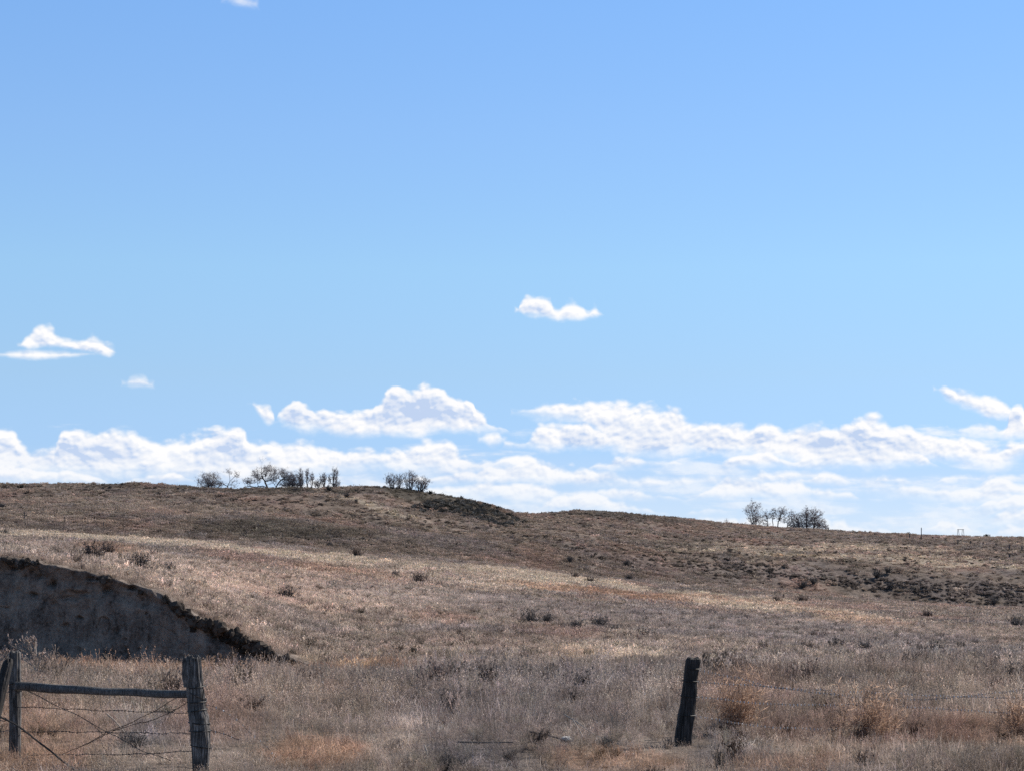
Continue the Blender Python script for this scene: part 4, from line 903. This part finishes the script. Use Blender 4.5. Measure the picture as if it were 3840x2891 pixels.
tree(DR, 2829, fan(2829, 1976, 2826, 1912, 28, 34, 8), [(2826, 1912, 30, 34, 190), (2836, 1950, 34, 24, 190), (2800, 1915, 14, 14, 20)], 'tall dense vase-shaped bare tree at the left end of the far grove', G3, r0=.015, twig=.015)
tree(DR, 2880, [[(2878, 1981), (2880, 1955)]], [(2875, 1936, 14, 20, 70), (2872, 1965, 14, 14, 30)], 'small bare tree right beside the tall one of the far grove', G3, r0=.015, twig=.015)
tree(DR, 2899, [[(2899, 1983), (2896, 1950), (2903, 1920)]], [(2900, 1926, 13, 22, 70)], 'thin open-crowned bare tree in the gap of the far grove', G3, r0=.015, twig=.015)
tree(DR, 2914, [[(2914, 1983), (2920, 1955), (2928, 1935)]], [(2932, 1922, 22, 22, 120), (2924, 1946, 12, 12, 30)], 'rounded bare tree on a leaning trunk in the middle of the far grove', G3, r0=.015, twig=.015)
tree(DR, 2954, [[(2954, 1985), (2955, 1960)]], [(2970, 1940, 18, 26, 110), (2942, 1952, 14, 10, 24), (2966, 1968, 14, 14, 50)], 'loose crowned tree just left of the dense half of the far grove', G3, r0=.015, twig=.015)
tree(DR, 2996, [[(2998, 1987), (2994, 1955)]], [(2992, 1952, 24, 28, 230), (2990, 1974, 28, 14, 150)], 'dense dark bare tree beginning the thick half of the far grove', G3, r0=.015, twig=.015)
tree(DR, 3025, [[(3025, 1990), (3026, 1945)]], [(3028, 1934, 26, 30, 260), (3026, 1967, 28, 20, 200)], 'tallest tree in the thick right half of the far grove', G3, r0=.015, twig=.015)
tree(DR, 3052, [[(3046, 1991), (3056, 1955)]], [(3062, 1944, 27, 36, 290), (3076, 1968, 26, 22, 190)], 'broad dense bare tree ending the thick half of the far grove', G3, r0=.015, twig=.015)
tree(DR, 3098, [[(3098, 1996), (3098, 1985)]], [(3098, 1980, 10, 9, 34)], 'low bush tree at the right foot of the far grove', G3, r0=.015, twig=.015)
tree(690, 2725, [[(2725, 1966), (2723, 1952)]], [(2724, 1953, 6, 8, 12)], 'tiny lone bare sapling on the skyline left of the far grove')

# ------------------------------------------------------------------ shrubs
def shrub_mb(w, h, n, bw, fan=1.0, lean=0.0, leaf=True, tone=(.5, 1.3), nl=7, sp=.22):
    br = MB(); lf = MB()
    for i in range(n):
        a = rs.rand()*6.28; e = abs(rs.randn())*.55*fan; e = min(e, 1.35); L = h*(rnd(.55, 1.05) if sp < .5 else rnd(.25, 1.1))/max(.45, math.cos(e)*.6+.4)
        r = w*.5*rnd(.0, sp); p = np.array([math.cos(a)*r, math.sin(a)*r, 0]); pts = [p]
        d = np.array([math.cos(a)*math.sin(e)+lean, math.sin(a)*math.sin(e), math.cos(e)]); d /= np.linalg.norm(d)
        for k in range(4):
            d = d+rs.randn(3)*.16+np.array([0, 0, .06]); d /= np.linalg.norm(d); p = p+d*L/4; p = np.array([np.clip(p[0], -w*.62, w*.62), np.clip(p[1], -w*.62, w*.62), max(p[2], .02)]); pts.append(p)
        br.tube(pts, [bw*.8, bw*.7, bw*.5, bw*.4, bw*.2], 3, rnd(*tone), 0, False)
        for k in range(nl):
            t = rnd(.25, 1)*4; j = min(3, int(t)); c = pts[j]*(1-(t-j))+pts[j+1]*(t-j); v = rs.randn(3); v[2] = abs(v[2]); v = v/np.linalg.norm(v)*h*rnd(.08, .2)
            if leaf:
                s_ = np.cross(v, rs.randn(3)); s_ = s_/np.linalg.norm(s_)*bw*rnd(.6, 1.4)
                lf.add([tuple(c-s_*.5), tuple(c+v*.5+s_), tuple(c+v), tuple(c+v*.5-s_)], [(0, 1, 2, 3)], rnd(*tone))
    return br, lf
M_sage = plant_mat('sagebrush_leaf', (.15, .137, .132), .25); M_stem = plant_mat('dark_stem', (.10, .087, .082), .1)
M_dark = plant_mat('dark_sage_leaf', (.07, .062, .065), .15)
M_green = plant_mat('dark_evergreen', (.035, .042, .030), .15); M_kochia = plant_mat('rusty_kochia', (.47, .32, .23), .5); M_kred = plant_mat('reddish_weed', (.42, .28, .21), .4)
M_pale = plant_mat('pale_dead_stalk', (.40, .34, .29), .15); M_grey = plant_mat('grey_tumbleweed', (.17, .155, .145), .3); M_brown = plant_mat('brown_scrub', (.15, .115, .10), .3)
def shrub(px, py, w, h, label, mats=(None, None), n=46, group=None, name='sagebrush', cat='shrub', fan=1.0, lean=0.0, tone=(.5, 1.3), D=None, nl=7, sp=.22):
    x = None; D0 = D
    if D is None: x, D, z = hit(px, py)
    else: x = (px-1920)/F*D; z = float(ground(x, D))
    if h > 21 and D0 is None and name == 'sagebrush': k_ = 1.4 if x is not None and D < 150 else 1.12; h *= k_; w *= 1.12; n = int(n*k_)
    s = D/F; root = empty(name, (x, D, z)); tag(root, label, cat, group)
    bw = max(.005, D*.00016)
    br, lf = shrub_mb(w*s, h*s, n, bw, fan, lean, True, tone, nl, sp)
    br.obj('branches', mats[0] or M_stem, root); lf.obj('foliage_or_seedheads', mats[1] or M_sage, root); return root
S = shrub
S(345, 2118, 66, 66, 'dark upright sagebrush on the lip above the cut bank, nearest the frame edge', (M_stem, M_dark), n=70)
S(405, 2092, 70, 48, 'dark reddish clump behind the upright sagebrush above the cut bank', (M_stem, M_brown))
S(522, 2160, 100, 74, 'fan-shaped grey sagebrush spreading on the slope above the cut bank', (M_stem, M_dark), n=64, fan=1.25)
S(632, 2160, 44, 40, 'small grey tuft of sage just right of the fan-shaped one above the bank')
S(1072, 2258, 96, 44, 'low dark sagebrush alone on the slope right of the cut bank', (M_stem, M_dark), n=60)
S(1480, 2172, 24, 30, 'tiny dark shrub at the lower edge of the pale grass band')
S(1569, 2196, 48, 52, 'brown wine-glass shaped shrub just below the pale grass band', (M_stem, M_brown))
S(1338, 2094, 52, 42, 'brown bush on the pale band at the foot of the hill', (M_stem, M_brown))
S(1990, 2350, 50, 52, 'grey sagebrush, first of the two left clumps in mid field'); S(2052, 2352, 60, 44, 'grey sagebrush with a dark foot touching the first mid field clump')
S(2163, 2368, 60, 38, 'low black-footed sagebrush in the centre of mid field'); S(2243, 2364, 62, 48, 'forked dark sagebrush in the centre of mid field beside the low one')
S(2304, 2382, 48, 28, 'small flat dark sagebrush at the right end of the mid field row'); S(2412, 2410, 96, 46, 'open brownish bush lying right of the mid field sagebrush row', (M_stem, M_brown), fan=1.3)
S(3143, 2458, 76, 54, 'dark sagebrush with a notched top in the right field', (M_stem, M_dark)); S(3238, 2464, 92, 50, 'wide grey-topped sagebrush touching the notched one in the right field', n=64)
S(3498, 2474, 40, 54, 'lone spiky dark shrub leaning over in the right field', (M_stem, M_dark), lean=.5); S(3400, 2462, 60, 22, 'low faint grey bush between the wide sagebrush and the spiky shrub')
S(3018, 2460, 18, 50, 'thin twiggy dark sapling left of the notched sagebrush', (M_stem, M_stem), n=10); S(3812, 2358, 92, 46, 'dark sagebrush at the frame edge below the gully slope', n=60)
S(3478, 2322, 100, 34, 'brown bush patch on the pale grass before the gully slope', (M_stem, M_brown), n=60, fan=1.3)
S(2108, 2600, 44, 44, 'faint upright dark weed in the grey grass left of the square post', (M_stem, M_brown)); S(2910, 2265, 44, 28, 'round brown bush beside the first short post of the dip', (M_stem, M_brown))
S(3010, 2262, 92, 28, 'long low brown bush between the first two short posts of the dip', (M_stem, M_brown), n=60, fan=1.3)
S(20, 2012, 40, 26, 'dark sagebrush on the pale band at the frame edge'); S(1115, 2020, 34, 14, 'tiny dark bush on the pale band above the slope'); S(1235, 2052, 40, 20, 'dark flat bush where the pale band meets the hill')
S(2155, 2172, 60, 26, 'dark brown bush at the foot of the hill in the centre', (M_stem, M_brown)); S(2215, 2190, 66, 26, 'second brown bush at the hill foot, touching the centre one', (M_stem, M_brown)); S(2360, 2182, 26, 30, 'narrow dark bush standing alone right of the hill foot pair')
S(2137, 2112, 34, 26, 'round dark bush on the lower hill slope in the centre'); S(2350, 2120, 30, 18, 'small round dark bush right of the centre slope bush')
S(3010, 2206, 40, 26, 'black bush at the left end of the gully slope'); S(3050, 2192, 30, 26, 'dark round bush above the black one in the gully'); S(3290, 2165, 66, 30, 'wide black bush high on the gully slope'); S(3330, 2152, 46, 26, 'black bush touching the wide one high on the gully slope'); S(3340, 2210, 34, 26, 'dark bush halfway down the gully slope'); S(3725, 2270, 46, 32, 'black bush low on the gully slope near the frame edge')
S(81, 1836, 34, 20, 'dark green juniper on the hill crest near the frame edge', (M_stem, M_green), n=60, name='juniper'); S(8, 1908, 22, 22, 'dark bush on the hillside at the frame edge'); S(412, 1831, 20, 10, 'dark bush on the crest above the first mound'); S(668, 1836, 20, 10, 'dark low bush on the crest left of the ridge trees')
S(1232, 1842, 22, 22, 'black bush in front of the last ridge tree'); S(1108, 1842, 22, 14, 'small dark bush below the dense ridge tree'); S(457, 1818, 9, 8, 'tiny bush standing up on the crest of the first mound')
S(1255, 1855, 20, 12, 'dark bush just below the last ridge tree'); S(1335, 1886, 18, 14, 'dark bush on the back ridge left of the black thicket'); S(1300, 1866, 40, 20, 'dark streak of bushes where the front hump meets the back ridge')
for i, (px, py, w, h) in enumerate([(1614, 1852, 40, 14), (1730, 1871, 17, 13), (1752, 1884, 16, 14), (1773, 1886, 19, 11), (1816, 1896, 26, 13), (1838, 1902, 14, 13), (1867, 1910, 16, 14)]):
    S(px, py, w, h, '%s little green bush down the ridge crest from the shoulder thicket' % ordn[i], (M_stem, M_green), group='little green bushes down the ridge crest', name='bush', cat='bush')
for (px, py, w, h, lab) in [(3700, 2021, 80, 15, 'wide dark green bush mass on the far skyline right of the metal frame'), (3590, 2014, 46, 9, 'low dark green bush at the feet of the metal frame'), (3345, 2009, 20, 10, 'dark bush on the skyline left of the tall pole'), (3406, 2010, 20, 14, 'upright green bush on the skyline beside the tall pole'), (3425, 2014, 40, 10, 'low bush against the foot of the tall pole'), (3815, 2020, 18, 8, 'tiny dark bush on the skyline at the frame edge')]:
    S(px, py, w, h, lab, (M_stem, M_green), n=70, name='bush', cat='bush', D=696)
# tall rusty weeds behind the near wires
S(2762, 2752, 165, 250, 'tall feathery orange-brown weed clump standing right of the square post', (M_kred, M_kochia), n=130, nl=16, sp=.9, name='rusty_weed', cat='weed', fan=.3, lean=.12, tone=(.55, 1.35))
S(3240, 2772, 220, 215, 'broad windswept orange weed clump arching over behind the wires', (M_kred, M_kochia), n=140, nl=16, sp=1.0, name='rusty_weed', cat='weed', fan=.5, lean=.3, tone=(.5, 1.4))
S(3820, 2760, 150, 170, 'orange weed clump at the frame edge beyond the wires', (M_kred, M_kochia), n=90, nl=16, sp=1.0, name='rusty_weed', cat='weed', fan=.45, lean=.1, tone=(.55, 1.35))
S(2700, 2765, 110, 60, 'dark tangled weeds in the shadow at the foot of the tall rusty clump', (M_stem, M_brown), n=60, name='weed', cat='weed')
S(2275, 2806, 74, 46, 'grey rounded tumbleweed resting in the grass left of the square post', (M_grey, M_grey), n=110, name='tumbleweed', cat='tumbleweed', fan=1.6, tone=(.6, 1.3))
S(2310, 2760, 230, 130, 'large open skeleton weed with pale forked stalks left of the square post', (M_pale, M_grey), n=26, name='skeleton_weed', cat='weed', fan=1.0, tone=(.6, 1.2))
S(1690, 2890, 200, 60, 'dark grey matted clump of dead weeds in front of the fallen sticks', (M_stem, M_grey), n=130, name='dead_weeds', cat='weed', fan=1.5, tone=(.4, 1.1))
S(500, 2800, 250, 60, 'blue-grey matted weeds lying under the crossed wires', (M_grey, M_sage), n=130, name='dead_weeds', cat='weed', fan=1.5, tone=(.5, 1.5))
S(2510, 2805, 90, 40, 'dark dead tangle round the foot of the square post', (M_stem, M_sage), n=46, name='weed', cat='weed')
for (px, w, h, lab) in [(720, 40, 56, 'black round-headed weed standing behind the top of the main fence post'), (605, 30, 66, 'tall thin dark stalk before the bank left of the main post'), (640, 40, 60, 'dark bushy weed between the tall stalk and the main post'), (545, 40, 34, 'short dark weed at the bank foot'), (850, 70, 56, 'dark weeds at the bank foot right of the main post'), (930, 70, 50, 'brown weeds at the low right end of the bank')]:
    S(px, 2497, w, h, lab, (M_stem, M_brown), n=26, name='weed', cat='weed', fan=.6, D=67.5)
# skeleton seed-head weeds before the bank behind the first post
def seedy(px, py, D, stems, label):
    s = D/F; x = (px-1920)*s; z = float(ground(x, D)); root = empty('seedhead_weed', (x, D, z)); tag(root, label, 'weed'); st = MB(); hd = MB()
    for pts in stems:
        q = [np.array([(a-px)*s, rnd(-.1, .1), zrow(b, D)-z]) for (a, b) in pts]; st.tube(q, [.012*(1-.13*i) for i in range(len(q))], 4, rnd(.7, 1.1), 0, False)
        for k in range(1, len(q)):
            for _ in range(4):
                c = q[k]*(1-rnd(0, .8))+q[k-1]*0+q[k]*0 if False else q[k-1]+(q[k]-q[k-1])*rnd(.2, 1); v = rs.randn(3)*.06; v[2] = abs(v[2])+.05
                st.tube([c, c+v], [.005, .003], 3, rnd(.7, 1.2), 0, False); head(hd, c+v*.8, c+v*1.15, 5, .03, rnd(.9, 1.5))
        e = q[-1]
        for _ in range(26):
            v = rs.randn(3); v = v/np.linalg.norm(v)*rnd(.02, .05); sd = np.cross(v, rs.randn(3)); sd = sd/np.linalg.norm(sd)*.012; hd.add([tuple(e), tuple(e+v*.6+sd), tuple(e+v), tuple(e+v*.6-sd)], [(0, 1, 2, 3)], rnd(.7, 1.2))
    st.obj('stems', M_pale, root); hd.obj('foliage_or_seedheads', plant_mat('seed_heads', (.42, .33, .29), .3), root)  # the second part holds the seed heads, not leaves
seedy(135, 2520, 34.0, [[(135, 2520), (128, 2480), (112, 2450), (70, 2432), (42, 2420), (34, 2410)], [(135, 2510), (125, 2470), (108, 2430), (100, 2400)], [(128, 2480), (118, 2440), (112, 2398)], [(135, 2505), (138, 2450), (132, 2396)], [(130, 2480), (128, 2430), (128, 2412)],
                        [(140, 2510), (110, 2482), (82, 2468)], [(140, 2515), (150, 2475), (160, 2450)], [(145, 2520), (165, 2490), (176, 2468)], [(115, 2440), (92, 2420), (90, 2400)]], 'pale branching weed with round seed heads standing behind the first fence post')
seedy(18, 2530, 34.0, [[(15, 2530), (12, 2480), (10, 2445)], [(20, 2530), (22, 2480), (20, 2436)], [(25, 2530), (30, 2470), (32, 2440)], [(10, 2530), (2, 2480), (-4, 2450)]], 'short pale weed stalks at the frame edge left of the first fence post')
# sticks, pole and stone lying in the grass
def lying(pts, r, mat, name, cat, label, k=6, taper=.6):
    mb = MB(); q = [P3(a, b, d) for (a, b, d) in pts]; mb.tube(q, [r*(1-(1-taper)*i/(len(q)-1)) for i in range(len(q))], k); tag(mb.obj(name, mat), label, cat)
lying([(1716, 2780, 26.2), (1800, 2783, 26.2), (1925, 2782, 26.2)], .014, M_bark, 'fallen_pole', 'pole', 'thin dark pole lying level in the grass in front of the centre')
lying([(1985, 2742, 27.6), (2040, 2752, 27.4), (2110, 2772, 27.0)], .012, M_bark, 'fallen_branch', 'branch', 'dark fallen branch slanting down to the pale flat stone')
lying([(2118, 2678, 28.6), (2170, 2710, 28.2), (2230, 2755, 27.6), (2262, 2768, 27.4)], .011, M_pale, 'dead_stalk', 'stalk', 'long pale dead stalk slanting down to the grey tumbleweed')
lying([(2150, 2700, 28.0), (2175, 2740, 27.8), (2200, 2790, 27.2), (2215, 2812, 27.0)], .009, M_pale, 'dead_stalk', 'stalk', 'pale twisted stalk crossing below the long one by the tumbleweed')
lying([(1592, 2793, 24.6), (1600, 2812, 24.55), (1605, 2838, 24.5), (1597, 2862, 24.45), (1586, 2890, 24.4)], .010, M_pale, 'curved_stalk', 'stalk', 'curved white stalk bending up from the dark clump at the bottom edge')
lying([(2400, 2820, 26.6), (2470, 2828, 26.5), (2560, 2842, 26.4), (2640, 2838, 26.4)], .012, M_char, 'fallen_stick', 'stick', 'dark stick lying in the grass in front of the square post')
lying([(2600, 2796, 27.0), (2700, 2797, 27.0), (2790, 2799, 27.0)], .006, M_pale, 'fallen_wire', 'wire', 'pale slack wire lying along the ground right of the square post')
lying([(400, 2675, 25.2), (430, 2700, 25.1), (468, 2745, 25.0)], .010, M_pale, 'dead_stalk', 'stalk', 'pale broken stalk slanting behind the crossed wires')
import bmesh
def stone():
    bm = bmesh.new(); bmesh.ops.create_icosphere(bm, subdivisions=3, radius=1)
    for v in bm.verts:
        n = float(fbm(np.array([v.co.x*1.4]), np.array([v.co.y*1.4+v.co.z*2]), 1., 3, 910)[0]); v.co *= 1+.22*n; v.co.x *= .088; v.co.y *= .12; v.co.z *= .05
        if v.co.z > .028: v.co.z = .028+(v.co.z-.028)*.3
    me = bpy.data.meshes.new('stone'); bm.to_mesh(me); bm.free(); me.materials.append(wood_mat('pale_rock', (.25, .235, .22), (.42, .40, .38), (.55, .53, .50)))
    o = bpy.data.objects.new('stone', me); COL.objects.link(o); p = P3(2124, 2769, 27.2); o.location = p; tag(o, 'flat whitish stone lying by the end of the dark fallen branch', 'stone')
stone()

# dense patches of scrub that nobody could count
def inside(poly, x, y):
    r = False; j = len(poly)-1
    for i in range(len(poly)):
        xi, yi = poly[i]; xj, yj = poly[j]
        if (yi > y) != (yj > y) and x < (xj-xi)*(y-yi)/(yj-yi)+xi: r = not r
        j = i
    return r
def hit_many(px, py):
    D = np.exp(np.linspace(math.log(60), math.log(760), 1400)); out = []
    G = {}
    for a, b in zip(px, py):
        key = int(a//8)
        if key not in G:
            xx = (key*8+4-1920)/F*D; z = ground(xx, D); G[key] = np.minimum.accumulate(HZ+F*(EYE-z)/D)
        q = G[key]; i = int(np.searchsorted(-q, -b)); i = min(i, len(D)-1); d = D[i]; x = (a-1920)/F*d; out.append((x, d, float(ground(x, d))))
    return np.array(out)
def patch(name, label, polys, tint, smin, smax, hm, seed, var=.35):
    r = np.random.RandomState(seed); PX = []; PY = []
    for poly, n in polys:
        xs = [p[0] for p in poly]; ys = [p[1] for p in poly]; k = 0
        while k < n:
            a = min(xs)+r.rand()*(max(xs)-min(xs)); b = min(ys)+r.rand()*(max(ys)-min(ys))
            if inside(poly, a, b): PX.append(a); PY.append(b); k += 1
    pts = hit_many(PX, PY); n = len(pts); s = smin+(smax-smin)*r.rand(n)**2; S_ = np.stack([s, s, s*hm*(.7+.6*r.rand(n))], 1)
    R_ = np.stack([r.randn(n)*.1, r.randn(n)*.1, r.rand(n)*6.28], 1); c = np.array(tint)[None]*np.exp(r.randn(n)[:, None]*var)
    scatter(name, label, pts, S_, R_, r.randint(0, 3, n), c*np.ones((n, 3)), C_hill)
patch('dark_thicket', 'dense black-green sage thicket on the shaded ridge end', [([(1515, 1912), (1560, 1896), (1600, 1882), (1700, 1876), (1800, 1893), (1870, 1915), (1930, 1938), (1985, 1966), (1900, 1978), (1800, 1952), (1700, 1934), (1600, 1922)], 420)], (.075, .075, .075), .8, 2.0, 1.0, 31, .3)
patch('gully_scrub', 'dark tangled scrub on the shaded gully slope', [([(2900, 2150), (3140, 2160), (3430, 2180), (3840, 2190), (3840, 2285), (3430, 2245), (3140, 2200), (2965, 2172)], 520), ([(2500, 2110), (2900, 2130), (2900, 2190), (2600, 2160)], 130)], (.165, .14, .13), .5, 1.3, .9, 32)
patch('hill_sage', 'scattered dark sage clumps over the hillsides', [([(0, 1840), (900, 1850), (1300, 1900), (1900, 1980), (1900, 2080), (1200, 2040), (500, 2000), (0, 1960)], 700), ([(850, 1960), (1280, 1985), (1280, 2040), (850, 2010)], 200), ([(1900, 1990), (2500, 2060), (3000, 2110), (2900, 2180), (2300, 2140), (1900, 2090)], 420),
      ([(2100, 1925), (2500, 1950), (3000, 2000), (3840, 2030), (3840, 2130), (3000, 2110), (2400, 2050), (2050, 1960)], 560), ([(2050, 1922), (2187, 1918), (2470, 1938), (2470, 1950), (2187, 1935), (2050, 1940)], 130), ([(0, 1822), (430, 1818), (900, 1840), (900, 1850), (0, 1834)], 120)], (.10, .086, .08), .45, 1.3, .95, 33)
